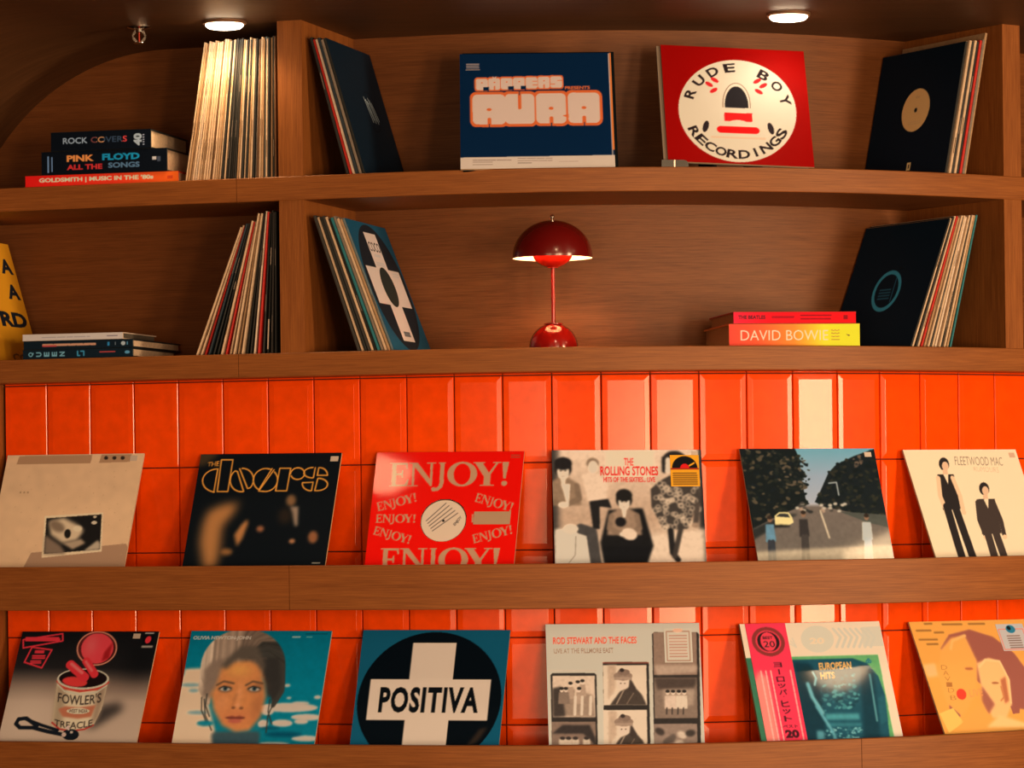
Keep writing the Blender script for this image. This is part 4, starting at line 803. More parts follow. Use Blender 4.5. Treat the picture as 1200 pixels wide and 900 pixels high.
DEBUG = False
def glare(o, w, h, u, v):
    if not DEBUG: return
    P = o.matrix_basis @ Vector(((u - .5) * w, 0, v * h)); N = -(o.matrix_basis.to_3x3() @ Vector((0, 1, 0))); V = (cam_ob.location - P).normalized(); R = 2 * N.dot(V) * N - V
    k = (2.53 - P.z) / R.z; print('GLARE', o['label'][:20], P + R * k)
def ledge_record(TL, TR, zb, art, label, group, th=0.004, w=None, film=False, edge=None, hole=None, dpsi=0.0):
    mx, my = (TL[0] + TR[0]) / 2, (TL[1] + TR[1]) / 2; dx = 0.0; w = w or 0.318
    for _ in range(6):                                           # settle width and place along the wall
        s, zt = locate(mx + dx, my, 0.008); p = psi(s) + dpsi; C = W(s, 0.008)
        h = w; fb = math.acos(min(1, (zt - zb) / h)); M0 = frame(Vector((0, 0, 0)), p, fb)
        org = Vector((C.x, C.y, zt)) - M0 @ Vector((0, 0, h))
        n = Vector((math.sin(p), -math.cos(p), 0)); org += n * (th * math.cos(fb) + .002); org.z += th * math.sin(fb)
        M = frame(org, p, fb); a = project(M @ Vector((-w / 2, 0, h))); c = project(M @ Vector((w / 2, 0, h)))
        w = min(.345, max(.298, w * (TR[0] - TL[0]) / (c[0] - a[0]))); dx += mx - (a[0] + c[0]) / 2
    h = w; roll = ((TR[1] - TL[1]) - (c[1] - a[1])) / max(1, c[0] - a[0])
    lift = abs(math.sin(roll)) * w / 2
    M = frame(org + Vector((0, 0, lift * math.cos(fb) + .0004)), p, fb, roll)
    if DEBUG: print('LEDGE', label[:30], round(w, 3), round(math.degrees(fb), 1), round(offset_of(org), 3), round(offset_of(M @ Vector((-w/2,0,0))), 3))
    b = MB(); sleeve_mesh(b, w, h, th, art.cols(), hole and (0.0, h * .5, hole))
    o = b.build('record_sleeve', [GLOSS if film else PRINT, edge or EDGE], None, M)
    tag(o, label, 'record', group); return o, w, h
UP, LO = 'records on the upper display ledge', 'records on the lower display ledge'
o, w, h = ledge_record((9, 535), (169, 532.5), ZB1, art_beige(), 'plain beige record with tape strips and a small black-and-white photo', UP)
sticker(o, w, h, .93, .965, .017, .013)
o, w, h = ledge_record((235, 534), (400, 532), ZB1, art_doors(), 'black record with large orange outlined lettering and soft amber shapes', UP, edge=mat('worn_edge', (0.62, .42, .24), .7))
sticker(o, w, h, .955, .955, .018, .012)
o, w, h = ledge_record((441, 532), (613.5, 530.5), ZB1, art_enjoy(), 'red record with grey serif exclamations and a round centre hole', UP, hole=.0505, film=True)
b = MB(); b.disc(0, h * .503, .0512, -.0002, .0009, 64); v = b.build('vinyl_record', VINYL, o); v['label'] = 'black vinyl showing in the centre hole'
lw = .0488; b = MB(); zc = h * .503 - .0022
t = np.linspace(0, 2 * math.pi, 64, endpoint=False); b.disc(0, zc, lw, -.00035, -.0002, 64, 1)
cl = art_label().cols(); g = 70; yy, xx = np.mgrid[0:g, 0:g]; b.grid(-lw, lw, zc - lw, zc + lw, -.0005, cl, 0, None)
rr = np.hypot(xx - (g - 1) / 2, yy - (g - 1) / 2) / ((g - 1) / 2)
b._grid = (b._grid[0], b._grid[1], b._grid[2], b._grid[3], 0, None); b._mask = rr
lab = b.build('record_label', [PRINT, mat('label_paper', (.62, .50, .42), .7)], v)
bm = bmesh.new(); bm.from_mesh(lab.data); bmesh.ops.delete(bm, geom=[f for f in bm.faces if len(f.verts) == 4 and f.material_index == 0 and math.hypot(f.calc_center_median().x, f.calc_center_median().z - zc) > lw * .985], context='FACES'); bm.to_mesh(lab.data); bm.free()
sticker(o, w, h, .825, .515, .080, .030, 'hype_sticker', mat('grey_sticker', (.46, .34, .26), .6))
glare(o, w, h, .06, .9)
o, w, h = ledge_record((645, 529.5), (820, 529), ZB1, art_stones(), 'sepia band photo record with red lettering and an orange sticker', UP, edge=mat('dark_edge', (.03, .027, .025), .6))
A = Art((222, 138, 30), None, nx=60); A.ell(.5, .56, .44, .40, (20, 17, 16), t0=0, t1=math.pi); A.ell(.5, .56, .16, .16, (196, 24, 22), t0=0, t1=math.pi); A.rect(.02, .53, .98, .58, (150, 40, 20)); A.bars(.1, .42, .9, .08, 6, .05, (130, 80, 24)); A.line([(.66, .66), (.82, .74)], .05, (222, 138, 30))
sticker(o, w, h, .885, .845, .062, .074, 'hype_sticker', cols=A.cols(), label='orange sticker with a half record')
sticker(o, w, h, .955, .975, .014, .009)
o, w, h = ledge_record((866, 527.5), (1023.5, 527), ZB1, art_street(), 'record with a photo of a tree-lined street under blue sky', UP, film=True)
sticker(o, w, h, .945, .955, .016, .011)
glare(o, w, h, .88, .28)
o, w, h = ledge_record((1058, 528.5), (1190, 528), ZB1, art_cream(), 'cream record with two dark-clothed figures and thin brown lettering', UP)
sticker(o, w, h, .95, .955, .016, .012, m=mat('pale_sticker', (.66, .50, .44), .6))
o, w, h = ledge_record((27, 741.5), (187, 741.3), ZB2, art_tin(), 'record with an opened tin, red lid and black opener on grey', LO)
sticker(o, w, h, .845, .965, .017, .012)
o, w, h = ledge_record((224.5, 740.5), (389, 740.5), ZB2, art_water(), 'turquoise record with a portrait of a woman in rippled water', LO, edge=mat('pale_blue_edge', (.40, .45, .42), .6))
o, w, h = ledge_record((425.5, 739.7), (597.5, 739.7), ZB2, art_cross(), 'teal and black record with a large pale cross across the middle', LO, edge=mat('blue_edge', (.12, .24, .26), .6))
o, w, h = ledge_record((638.5, 733), (818.5, 731.4), ZB2, art_contact(), 'white record with sepia film strips and faint orange-red lettering', LO, film=True)
A = Art((224, 196, 168), None, nx=50); A.line([(.1, .06), (.9, .06), (.9, .9), (.1, .9), (.1, .06)], .035, (150, 104, 84)); A.bars(.2, .78, .8, .18, 8, .045, (170, 120, 100)); A.ell(.5, .93, .18, .06, (206, 150, 120)); sticker(o, w, h, .857, .845, .060, .078, 'hype_sticker', cols=A.cols())
glare(o, w, h, .28, .94)
o, w, h = ledge_record((866, 733.5), (1029.5, 730), ZB2, art_europe(), 'record with a pink paper strip and a dark teal picture', LO, th=.007, film=True, edge=mat('green_edge', (.20, .30, .18), .6))
b = MB(); ow = w * .285; x0 = -w / 2 + w * .036; b.box(x0, x0 + ow, -.0011, -.0004, 0, h, 1); b.grid(x0, x0 + ow, 0, h, -.0014, art_obi().cols(), 0); b.build('paper_strip', [PRINT, mat('pink_paper', (.75, .06, .08), .6)], o)['label'] = 'pink strip with black Japanese lettering'
o, w, h = ledge_record((1063.5, 731), (1198, 727.5), ZB2, art_orange(), 'orange and maroon record with two heads and a white sticker', LO, film=True)
A = Art((214, 190, 176), None, nx=50); A.line([(.06, .06), (.94, .06), (.94, .8), (.06, .8), (.06, .06)], .03, (196, 90, 70)); A.ell(.5, .8, .17, .15, (40, 100, 116)); A.ell(.45, .84, .07, .08, (20, 26, 30)); A.bars(.3, .55, .75, .12, 6, .045, (110, 80, 70)); sticker(o, w, h, .85, .865, .078, .066, 'hype_sticker', cols=A.cols())

# ------------------------------------------------------------------ records shown face-on in the top tier
def stand_record(mx, by, ty, p, w, h, art, label, roll=0.0, th=.004, o_front=O_SHELF - .012, m=PRINT, edge=EDGE, z0=Z1T, lift=0.0):
    s, _ = locate(mx, by, o_front); P = W(s, o_front, z0 + .0006 + lift); best = None
    for fb in np.linspace(.05, 1.0, 191):
        y = project(frame(P, p, fb) @ Vector((0, 0, h)))[1]
        if best is None or abs(y - ty) < best[0]: best = (abs(y - ty), fb)
    fb = best[1]; M = frame(P + Vector((0, 0, abs(math.sin(roll)) * w / 2 * math.cos(fb))), p, fb, roll)
    b = MB(); sleeve_mesh(b, w, h, th, art.cols() if art else None)
    o = b.build('record_sleeve', [m, edge], None, M); tag(o, label, 'record', 'records shown face-on in the top tier'); return o, fb, M
def stand(mx, by, p, fb, w, label, foot=None, o_front=O_SHELF - .012):
    """low black plastic stand: back rest, base bar and two short front stops"""
    s, _ = locate(mx, by, o_front); M = frame(W(s, o_front, Z1T + .0004), p)
    e = empty('display_stand', M, label, 'stand', 'stands behind the face-on records'); t = math.tan(fb); dy = .020
    for x in (-.05, .05):
        b = MB(); q = [(dy, .012), (dy + .006, .0), (.16, .0), (.16, .006), (dy + .02, .012)]
        q = [(.0 + dy, .0), (.19, .0), (.19, .008), (dy + .008 + t * .17, .17), (dy + t * .17 + .004, .17), (dy, .005)]
        n = len(q); i0 = b.vs([(x - .004, y, z) for y, z in q]); i1 = b.vs([(x + .004, y, z) for y, z in q]); b.face(range(i0, i0 + n)); b.face(range(i1, i1 + n))
        for k in range(n): b.face([i0 + k, i0 + (k + 1) % n, i1 + (k + 1) % n, i1 + k])
        b.build('side_arm', BLACKCARD, e)
    b = MB(); b.box(-.054, .054, .10, .112, .001, .007); b.build('cross_bar', BLACKCARD, e)
    return e
p = 0.01
o, fb, M = stand_record(630.5, 198.5, 62.5, p, .330, .322, art_aura(), 'dark blue record with fat pale lettering outlined in orange', th=.004)
b = MB(); sleeve_mesh(b, .332, .330, .004); M2 = M @ Matrix.Translation((.006, .0062, .0)); b2 = b.build('record_sleeve', [BLACKCARD, BLACKCARD], None, M2); tag(b2, 'plain black sleeve peeking out behind the dark blue record', 'record', 'records shown face-on in the top tier')
stand(630.5, 198.5, p, fb, .3, 'black stand hidden behind the dark blue record')
p = 0.135
o, fb, M = stand_record(869, 198.5, 60, p, .318, .316, art_rude(), 'red record with a large cream disc and ring lettering', roll=.050, th=.003)
glare(o, .318, .316, .38, .45)
b = MB(); sleeve_mesh(b, .316, .314, .004); M2 = M @ Matrix.Translation((-.010, .0045, .002)); b2 = b.build('record_sleeve', [BLACKCARD, mat('grey_edge', (.30, .25, .21), .7)], None, M2); tag(b2, 'dark sleeve edge showing at the left behind the red record', 'record', 'records shown face-on in the top tier')
stand(867, 198.5, p, fb, .3, 'black stand hidden behind the red record')
s, _ = locate(791, 196, O_SHELF - .004); e = empty('display_clip', frame(W(s, O_SHELF - .006, Z1T), p), 'small black plastic clip under the left corner of the red record', 'clip')
BLKP = mat('black_plastic', (.010, .013, .016), .3); b = MB(); prof = [(-.029, 0), (.029, 0), (.029, .008), (.025, .0135), (.018, .015), (-.029, .015)]; n = len(prof)
i0 = b.vs([(x, -.003, z) for x, z in prof]); i1 = b.vs([(x, .004, z) for x, z in prof]); b.face(range(i0, i0 + n)); b.face(range(i1, i1 + n)); [b.face([i0 + k, i0 + (k + 1) % n, i1 + (k + 1) % n, i1 + k]) for k in range(n)]; b.build('clip_body', BLKP, e)
b = MB(); b.box(-.0025, .0005, -.0036, -.003, 0.0, .0148); b.build('metal_strip', CHROME, e); b = MB(); b.box(.004, .024, -.0034, -.003, .002, .013); b.build('face_plate', mat('dark_grey_plastic', (.045, .042, .04), .5), e)

# ------------------------------------------------------------------ rows of records standing on edge
CARD = {}
PAL = {'cream': (.62, .47, .34), 'tan': (.40, .26, .15), 'white': (.68, .58, .50), 'black': (.008, .011, .014), 'charcoal': (.028, .028, .030), 'red': (.50, .015, .010), 'teal': (.010, .17, .23), 'brown': (.13, .065, .030), 'grey': (.20, .17, .15), 'navy': (.010, .025, .045), 'orange': (.50, .17, .03), 'slate blue': (.13, .19, .24)}
def card(c):
    if c not in CARD: CARD[c] = mat('card_' + c.replace(' ', '_'), PAL[c], .6, noise=.12, nscale=90)
    return CARD[c]
def edge_record(origin, p, lean, th, size, depth, colour, face=None, hole_art=None, side=1, nick=0, band=None):
    """sleeve standing on edge, spine towards the room; lean > 0 tips its top to the right"""
    base = origin + Vector((0, 0, th * math.sin(max(lean, 0)) + .0004))
    if lean < 0: base = base + Vector((0, 0, 0))
    M = frame(base, p) @ Matrix.Rotation(lean, 4, 'Y')
    b = MB(); e = min(.0009, th * .3)
    b.cbox(0, th, 0, depth, 0, size, e, 0)
    cw = card('grey') if colour in ('black', 'navy', 'charcoal') else card('brown')
    if band:                                                   # title block on the spine
        z0, z1, bc = band; b.box(th * .12, th * .88, -.00035, .0006, z0 * size, z1 * size, 1); cw = card(bc)
    if nick: b.box(th * .35, th * .65, -.00025, .0006, nick * size, (nick + .12) * size, 1)
    o = b.build('record_sleeve', [card(colour), cw], None, M)
    if face is not None:
        # print on the big face that shows: side=1 faces right, built as the sleeve's own skin
        g = MB(); g.grid(-depth / 2, depth / 2, 0, size, 0.0, face.cols(), 0)
        R = Matrix.Translation((th + .0003, depth / 2, 0)) @ Matrix.Rotation(math.pi / 2, 4, 'Z') if side == 1 else Matrix.Translation((-.0003, depth / 2, 0)) @ Matrix.Rotation(-math.pi / 2, 4, 'Z')
        f = g.build('printed_face', PRINT, o, R)
    return o
def row(spec, p, by, tops, bots, h0, colours, group, phrase, zshelf, of=O_SHELF - .014, face=None, side=1, face_at=None, th_k=.9, jitter=.006, sizes=None, bands=None):
    """spec: n sleeves; leans run from the first pair of bottom/top pixels to the last"""
    n = len(colours); out = []
    (b0, b1), (t0, t1) = bots, tops
    sA, _ = locate(b0, by, of); sB, _ = locate(b1, by, of); A, B = W(sA, of), W(sB, of)
    tdir = Vector((math.cos(p), math.sin(p), 0)); L = (B - A).dot(tdir)
    d = A.y + DIST; pm = FPX / d
    lean0 = math.asin(max(-1, min(1, (t0 - b0) / pm / h0))); lean1 = math.asin(max(-1, min(1, (t1 - b1) / pm / h0)))
    gap_top = L + h0 * (math.sin(lean1) - math.sin(lean0)); step = L / max(1, n - 1)
    thk = min(L, gap_top) / max(1, n - 1) * th_k * math.cos(max(abs(lean0), abs(lean1)))
    for i, c in enumerate(colours):
        f = i / max(1, n - 1); lean = lean0 + (lean1 - lean0) * f
        org = A + tdir * (step * i) + Vector((math.sin(p), -math.cos(p), 0)) * RNG.uniform(-jitter, .001); org.z = zshelf
        sz = h0 + RNG.uniform(-.004, .003) if sizes is None else sizes[i]
        isf = face is not None and i == face_at
        o = edge_record(org, p, lean, thk, sz, .305, c, face if isf else None, side=side, nick=RNG.choice([0, 0, 0, .3, .62, .15]), band=(bands or {}).get(i))
        tag(o, f'{c} record sleeve, {ordinal(i + 1)} from left, {phrase}', 'record', group); out.append(o)
    return out
pl = P_LEFT
cA = 'cream tan cream cream white cream cream tan cream cream cream brown cream cream tan cream black cream black charcoal black charcoal black tan cream black cream black tan cream black grey brown cream tan slate blue|cream black tan black brown'
cA = [c for k in cA.split('|') for c in k.split()]
cA = ' '.join(cA).replace('slate blue', 'slate_blue').split(); cA = [c.replace('_', ' ') for c in cA]
row(None, pl, 207, (243, 323), (217, 322), .305, cA, 'tall row of records under the downlight', 'tall row under the downlight', Z1T)
ob = row(None, pl + .03, 202, (361.5, 378), (405, 425), .308, ['black', 'red', 'white', 'navy', 'grey', 'black'], 'records leaning left in the top tier', 'top row leaning left on divider', Z1T, face=art_whitecircle(), face_at=5, side=1)
ob[-1]['label'] = 'black record sleeve with thin white script, front of the top row leaning left'
pr = P_RIGHT - .07
oc = row(None, pr, 203, (1143, 1164), (1109, 1131), .308, ['black', 'cream', 'charcoal', 'cream', 'black', 'red', 'grey', 'tan'], 'records leaning right in the top tier', 'top row leaning right on divider', Z1T, face=art_centrelabel(), face_at=0, side=-1, sizes=[.300, .302, .300, .303, .301, .304, .306, .322])
oc[0]['label'] = 'black record sleeve with an orange centre label, front of the top right row'
cD = 'cream cream red navy black black cream red cream cream tan cream black charcoal white red black black charcoal black'.split()
row(None, pl, 413, (288, 323.5), (229.5, 322), .300, cD, 'records leaning right beside the left divider', 'lower row left of the divider', Z2T, bands={17: (.03, .24, 'white'), 5: (.5, .56, 'grey')}, sizes=[.296 + .012 * (i > 8) + .003 * math.sin(i * 2.3) for i in range(20)])
oe = row(None, pl + .05, 409, (366.5, 399), (419, 458), .308, ['charcoal', 'cream', 'black', 'charcoal', 'cream', 'black', 'teal', 'grey', 'cream', 'tan', 'slate blue'], 'records leaning left behind the cross sleeve', 'lower row leaning left on divider', Z2T, face=art_coco(), face_at=10, side=1)
oe[-1]['label'] = 'teal and black record with a pale cross, front of the lower leaning row'
b = MB(); r = .047; b.disc(0, 0, r, -.0002, .0004, 48); Rm = Matrix.Translation((.0042 + .0, .1525, .154)) @ Matrix.Rotation(math.pi / 2, 4, 'Z')
th10 = max(v.co.x for v in oe[-1].data.vertices); hole = b.build('centre_hole', mat('dark_inner_sleeve', (.012, .035, .045), .5), oe[-1], Matrix.Translation((th10 + .0006, .1525, .154)) @ Matrix.Rotation(math.pi / 2, 4, 'Z'))
of_ = row(None, pr + .01, 407, (1127, 1157), (1067, 1115), .305, ['black', 'cream', 'charcoal', 'cream', 'red', 'tan', 'cream', 'charcoal', 'cream', 'white', 'cream', 'black', 'cream', 'tan', 'teal'], 'records leaning right in the lower tier', 'lower row leaning right on divider', Z2T, face=art_tealring(), face_at=0, side=-1)
of_[0]['label'] = 'black record sleeve with a thin teal ring, front of the lower right row'
# yellow sleeve at the left edge
A = Art((226, 124, 20), [(0, 1), (1, 1), (1, 0), (0, 0)], light=(175, 130, 98)); A.sc = 400; k = (14, 14, 16)
for tx, x0, x1, y in (('A', .70, .95, .74), ('A', .70, .96, .53), ('RD', .40, .95, .295)): A.text(tx, [(x0, y + .125), (x1, y)], k, .05)
A.text('COTI', [(.44, .075), (.92, .01)], (96, 56, 20), .04)
s, _ = locate(-10, 419, O_SHELF - .02); o = edge_record(W(s, O_SHELF - .02, Z2T), pl + .03, -.275, .004, .29, .262, 'orange', A, side=1); tag(o, 'yellow-orange record sleeve with bold black lettering cut off by the left edge', 'record')

# ------------------------------------------------------------------ books lying flat
def book(x0, x1, thick_px, z, ym, p, depth, art, cover, label, group, o_lim=O_SHELF - .006, inset=.004, pages=PAPER):
    mx = (x0 + x1) / 2; s, _ = locate(mx, ym, O_SHELF - .012); C = W(s, O_SHELF - .012); pm = FPX / (C.y + DIST)
    w = (x1 - x0) / pm / math.cos(p); h = thick_px / pm
    n = Vector((math.sin(p), -math.cos(p), 0)); t = Vector((math.cos(p), math.sin(p), 0))
    mxo = max(offset_of(C + t * a) for a in (-w / 2, 0, w / 2)); C = C - n * max(0, mxo - o_lim)
    M = frame(Vector((C.x, C.y, z + .0003)), p); bt = min(.003, h * .16)
    b = MB(); b.box(-w / 2, w / 2, .0, depth, 0, bt, 1); b.box(-w / 2, w / 2, .0, depth, h - bt, h, 1); b.cbox(-w / 2, w / 2, 0.0, bt, 0, h, .001, 1)
    b.grid(-w / 2 + .0005, w / 2 - .0005, .0006, h - .0006, -.0004, art.cols(), 0)
    o = b.build('book', [PRINT, cover], None, M); tag(o, label, 'book', group)
    b = MB(); b.box(-w / 2 + inset, w / 2 - inset, bt, depth - .004, bt, h - bt, 0); b.build('page_block', pages, o)
    return z + h + .0004
def spine(base, w, h, light=(190, 140, 105)):
    A = Art(base, [(0, h), (w, h), (w, 0), (0, 0)], nx=int(w * 1.6), ny=int(h * 1.6) + 2, S=3, light=light); return A
dkc = mat('book_cover_black', (.010, .016, .022), .45); redc = mat('book_cover_red', (.62, .03, .012), .45); bowc = mat('book_cover_orange', (.66, .17, .02), .45); whc = mat('book_cover_white', (.62, .52, .45), .5)
L1 = (235, 165, 105)
A = spine((222, 34, 14), 185, 13, L1); A.hgrad([(0, (212, 16, 8)), (.6, (232, 44, 16)), (1, (246, 84, 16))]); A.text('GOLDSMITH | MUSIC IN THE ’80s', [(17, 9.8), (155, 3.2)], (236, 190, 120), .04); A.bars(172, 7, 178, 5, 2, 1, (150, 20, 12))
G1, G2, G3 = 'books stacked in the top left corner', 'books stacked at the lower left', 'books stacked on the lower right'
z = book(25, 210, 13.4, Z1T, 210, -.235, .235, A, redc, 'red book lying flat at the bottom of the top left stack', G1)
A = spine((7, 8, 8), 152, 27, L1)
A.text('PINK', [(31, 22), (64, 14)], (216, 104, 38), .045)
A.text('FLOYD', [(74, 22.5), (119, 14.5)], (28, 120, 118), .045); A.text('ALL THE', [(31, 10.5), (74, 4)], (196, 34, 24), .045); A.text('SONGS', [(81, 11.5), (119, 4.8)], (76, 82, 78), .04); A.rect(134, 13, 139, 17, (200, 150, 110)); A.rect(140, 11, 144, 17, (60, 50, 44))
A.line([(8.5, 2), (8.5, 21)], 1.6, (130, 130, 126)); A.line([(13, 3), (13, 20)], 1.4, (120, 120, 118))
z = book(45, 197, 27, z, 190, -.235, .215, A, dkc, 'thick black book with orange and teal lettering, middle of the top left stack', G1)
A = spine((7, 8, 8), 122, 23, L1); A.text('ROCK', [(15, 15.5), (45, 8)], (206, 180, 150), .015)
A.text('COVERS', [(49, 15.6), (93, 8.2)], (50, 50, 48), .015); 
for u0, u1, cc in ((0, .165, (110, 44, 30)), (.165, .36, (190, 104, 50)), (.86, 1, (206, 48, 34))): A.text('COVERS', [(49, 15.6), (93, 8.2)], cc, .015, part=(u0, u1))
A.text('40', [(101, 3), (101, 18), (111, 18), (111, 3)], (226, 190, 150), .05); A.bars(112.5, 4, 113.5, 16, 5, 1.4, (150, 120, 100))
z = book(57, 178, 22.5, z, 163, -.235, .25, A, dkc, 'black book with pale thin lettering on top of the top left stack', G1)
LQ = (150, 105, 72)
A = spine((6, 9, 9), 134, 11.5, LQ)
for i, ch in enumerate('QUEEN'): A.text(ch, [(7 + i * 9.5, 2.6), (7 + i * 9.5, 8.4), (13.5 + i * 9.5, 8.4), (13.5 + i * 9.5, 2.6)], (84, 98, 88), .03)
A.line([(67, 8.5), (67, 3), (69.5, 3)], 1.6, (40, 76, 78)); A.line([(71, 8.5), (74.5, 8.5), (74.5, 3)], 1.6, (40, 76, 78)); A.bars(94, 7, 112, 7, 1, 1.4, (120, 30, 22)); A.ell(127, 6, 3, 2, (60, 80, 80))
z = book(24, 158, 11, Z2T, 412, -.27, .26, A, dkc, 'dark book with pale teal sideways lettering at the bottom of the lower left stack', G2)
A = spine((6, 8, 8), 134, 10, LQ); A.bars(24, 4.2, 88, 5.5, 3, 1.8, (120, 66, 40)); A.bars(24, 4, 40, 3.4, 2, 1.6, (110, 30, 22)); A.ell(122, 5, 2.6, 2.4, (170, 140, 116)); A.rect(103, 2.4, 105.5, 7, (30, 70, 80)); A.rect(112, 3, 113, 7, (70, 60, 52)); A.rect(126.5, 3, 127.6, 7, (60, 80, 80))
z = book(25, 158, 10, z, 402, -.27, .29, A, dkc, 'black book with small orange marks, middle of the lower left stack', G2)
A = spine((188, 138, 106), 122, 8, LQ); A.bars(24, 3.6, 82, 3.8, 1, 1.6, (96, 70, 56)); A.bars(103, 4, 115, 4, 1, 1.8, (80, 56, 46))
z = book(24, 146, 8, z, 394, -.27, .2, A, whc, 'thin white book on top of the lower left stack', G2, pages=mat('dark_page_block', (.10, .09, .08), .8))
LB = (215, 160, 112)
A = spine((220, 60, 24), 156, 27, LB); A.hgrad([(0, (206, 50, 30)), (.22, (214, 66, 30)), (.5, (220, 106, 30)), (.68, (224, 156, 30)), (.78, (226, 182, 30)), (1, (226, 184, 30))]); A.text('DAVID BOWIE', [(14, 19), (118, 6.2)], (246, 196, 140), -.008)
for i in range(5): A.bars(122 + i * 2, 19 - (i % 2), 123 + i * 2, 7, 4, 1.3, (150, 90, 30))
A.poly([(139, 14), (144, 12.6), (143, 11), (140.5, 12.6)], (70, 40, 24))
z = book(856, 1012, 26.5, Z2T, 393, .15, .26, A, bowc, 'orange-to-yellow book with large pale lettering under the red book', G3, pages=mat('brown_page_block', (.30, .15, .07), .8, noise=.1, nscale=160))
A = spine((198, 14, 16), 146, 14, LB); A.hgrad([(0, (206, 26, 34)), (.3, (196, 12, 16)), (1, (190, 8, 10))]); A.text('THE BEATLES', [(6, 9.6), (38, 5)], (50, 20, 18), .03); A.bars(46, 8, 72, 6.5, 2, 1.2, (130, 10, 14)); A.bars(80, 9.5, 116, 5, 2, 1.4, (110, 8, 12)); A.rect(131, 4.5, 136, 9.5, (120, 8, 10))
z = book(861, 1007, 13.8, z, 372, .15, .25, A, mat('book_cover_crimson', (.42, .01, .012), .45), 'thin red book on top of the orange-to-yellow book', G3, pages=mat('brown_page_block', (.30, .15, .07), .8))

# ------------------------------------------------------------------ table lamp with two half domes
s, _ = locate(648, 400, 0.0); lo = W(s, -.03, Z2T + .0004); lamp = empty('table_lamp', frame(lo, psi(s)), 'glossy red table lamp with a half-dome shade and round base, lit', 'lamp')
def dome(r, h, z0, n=14, power=2.0): return [(r * math.cos(a), z0 + h * math.sin(a)) for a in np.linspace(0, math.pi / 2 - .02, n)]
b = MB(); b.lathe([(.0515, 0), (.053, .002)] + dome(.053, .052, .004)); b.build('base', REDLAC, lamp, smooth=True)
b = MB(); b.lathe([(.0205, .0535), (.0205, .0555), (.0075, .0575)], n=32); b.build('base_collar', REDLAC, lamp, smooth=True)
b = MB(); b.lathe([(.0042, .05), (.0042, .182)], n=20); b.build('stem', REDLAC, lamp, smooth=True)
b = MB(); pr_ = [(.012, .175)] + [(.0445 * math.sin(a), .211 - .036 * math.cos(a)) for a in np.linspace(.28, math.pi / 2, 12)] + [(.0435, .211)] + [(.043 * math.sin(a), .211 - .034 * math.cos(a)) for a in np.linspace(math.pi / 2, .28, 8)]; b.lathe(pr_, caps=(1, 0)); b.build('lower_bowl', mat('red_bowl', (.55, .012, .006), .2, coat=.3), lamp, smooth=True)
b = MB(); out = [(.086, .196), (.0865, .199)] + [(.0865 * math.cos(a), .200 + .078 * math.sin(a)) for a in np.linspace(.03, math.pi / 2 - .03, 16)]
b.lathe(out, n=56, mi=0, caps=(0, 1)); inn = [(.0852 * math.cos(a), .1985 + .0765 * math.sin(a)) for a in np.linspace(.0, math.pi / 2 - .03, 16)]
n0 = len(b.f); b.lathe([(.086, .196)] + inn, n=56, mi=1, caps=(0, 1)); sh = b.build('lamp_shade', [mat('dark_red_lacquer', (.13, .004, .004), .22, coat=.3), mat('white_enamel', (.85, .74, .60), .5)], lamp, smooth=True)
b = MB(); b.lathe([(.0015, .272), (.0015, .281), (.004, .283), (.0048, .2865), (.003, .290), (.0005, .291)], n=20); b.build('finial', CHROME, lamp, smooth=True)
b = MB(); b.lathe([(.004, .2), (.004, .222), (.012, .226), (.013, .234), (.008, .243), (.001, .246)], n=24); b.build('bulb', mat('lit_bulb', (1, .8, .6), .5, emit=(1, .62, .32), estr=18), lamp, smooth=True)
l = bpy.data.lights.new('lamp_light', 'POINT'); l.energy = 3.0; l.color = (1, .55, .25); l.shadow_soft_size = .014; lob = bpy.data.objects.new('lamp_light', l); COL.objects.link(lob); lob.location = lo + Vector((0, -.0, .252))

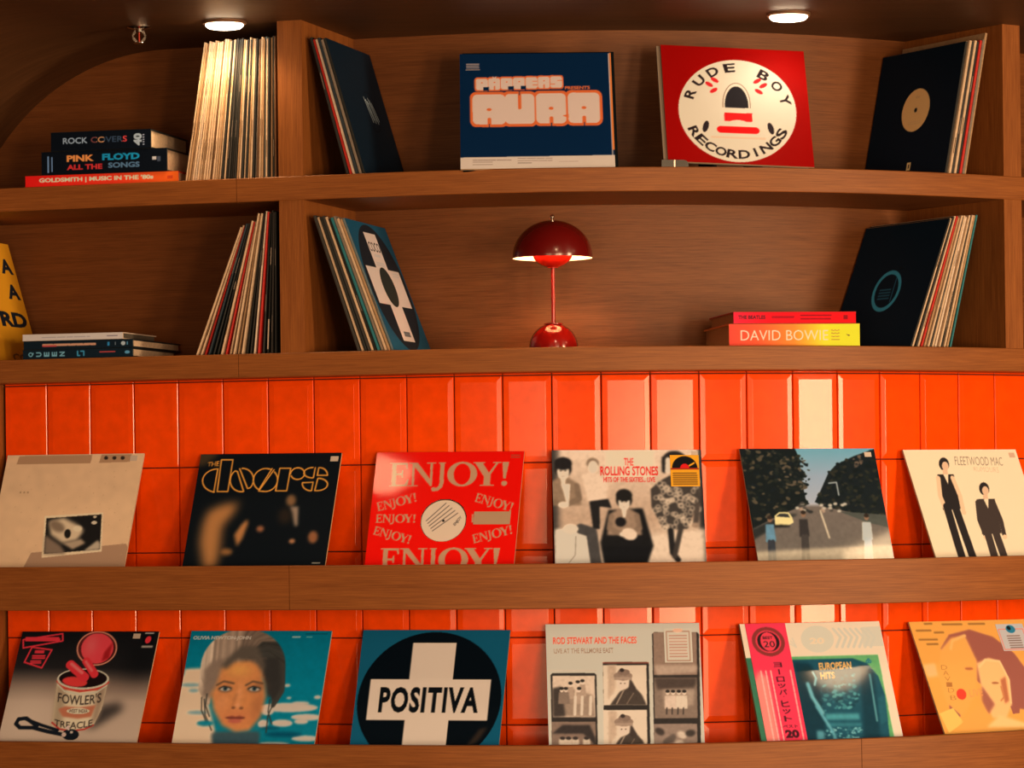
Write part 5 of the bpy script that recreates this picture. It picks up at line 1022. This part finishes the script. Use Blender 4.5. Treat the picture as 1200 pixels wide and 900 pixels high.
# ------------------------------------------------------------------ ceiling fittings
LENS = mat('lit_lens', (1, .9, .8), .5, emit=(1, .78, .52), estr=15)
def downlight(px, py, dd, label, power, col, angle):
    d = FPX * (ZCEIL - EYE) / (-rel(px, py)[1]); x = rel(px, py)[0] * d / FPX; P = Vector((x, d - DIST, ZCEIL))
    e = empty('ceiling_downlight', Matrix.Translation(P), label, 'downlight', 'ceiling downlights')
    b = MB(); b.lathe([(.041, -.0005), (.0475, -.0005), (.048, -.004), (.046, -.007), (.041, -.0075)], n=48, caps=(0, 0)); b.build('trim_ring', mat('lamp_ring', (.35, .2, .12), .35, .6), e, smooth=True)
    b = MB(); b.lathe([(.041, -.001), (.041, -.010), (.036, -.0145), (.022, -.017), (.002, -.018)], n=40); b.build('lens', LENS, e, smooth=True)
    spot('downlight_beam', P + Vector((0, 0, -.03)), P + Vector((0, 0, -1)), power, col, angle, .6, .035); return P
downlight(263, 25, 0, 'round lit ceiling downlight right above the tall row of records', 5.5, (1, .60, .27), 150)
downlight(924, 15.5, 0, 'round lit ceiling downlight above the red record', 0.35, (1, .55, .30), 140)
px, py = 163, 31; d = FPX * (ZCEIL - EYE) / (-rel(px, py)[1]); P = Vector((rel(px, py)[0] * d / FPX, d - DIST, ZCEIL))
e = empty('fire_sprinkler', Matrix.Translation(P), 'small chrome sprinkler head hanging from the ceiling at the left', 'sprinkler')
b = MB(); b.lathe([(.004, -.0005), (.027, -.0005), (.027, -.002), (.020, -.005), (.009, -.007)], n=32); b.build('escutcheon', CHROME, e, smooth=True)
b = MB(); b.lathe([(.008, -.005), (.008, -.012), (.005, -.014)], n=20); b.build('body', CHROME, e, smooth=True)
for sg in (-1, 1):
    b = MB(); t = np.linspace(0, 1, 9); path = [(sg * (.008 + .006 * math.sin(k * math.pi * .75)) * (1 - .55 * max(0, k - .55) / .45), -.010 - .024 * k) for k in t]
    for (xa, za), (xb, zb_) in zip(path[:-1], path[1:]): b.box(min(xa, xb) - .0014, max(xa, xb) + .0014, -.0016, .0016, zb_ - .0006, za + .0006)
    b.build('frame_arm', CHROME, e)
b = MB(); b.lathe([(.0015, -.012), (.002, -.034)], n=12); b.build('glass_bulb', mat('sprinkler_bulb', (.5, .05, .03), .2), e, smooth=True)
b = MB(); b.lathe([(.003, -.033), (.012, -.0355), (.012, -.0365), (.003, -.0375)], n=24); b.build('deflector', CHROME, e, smooth=True)
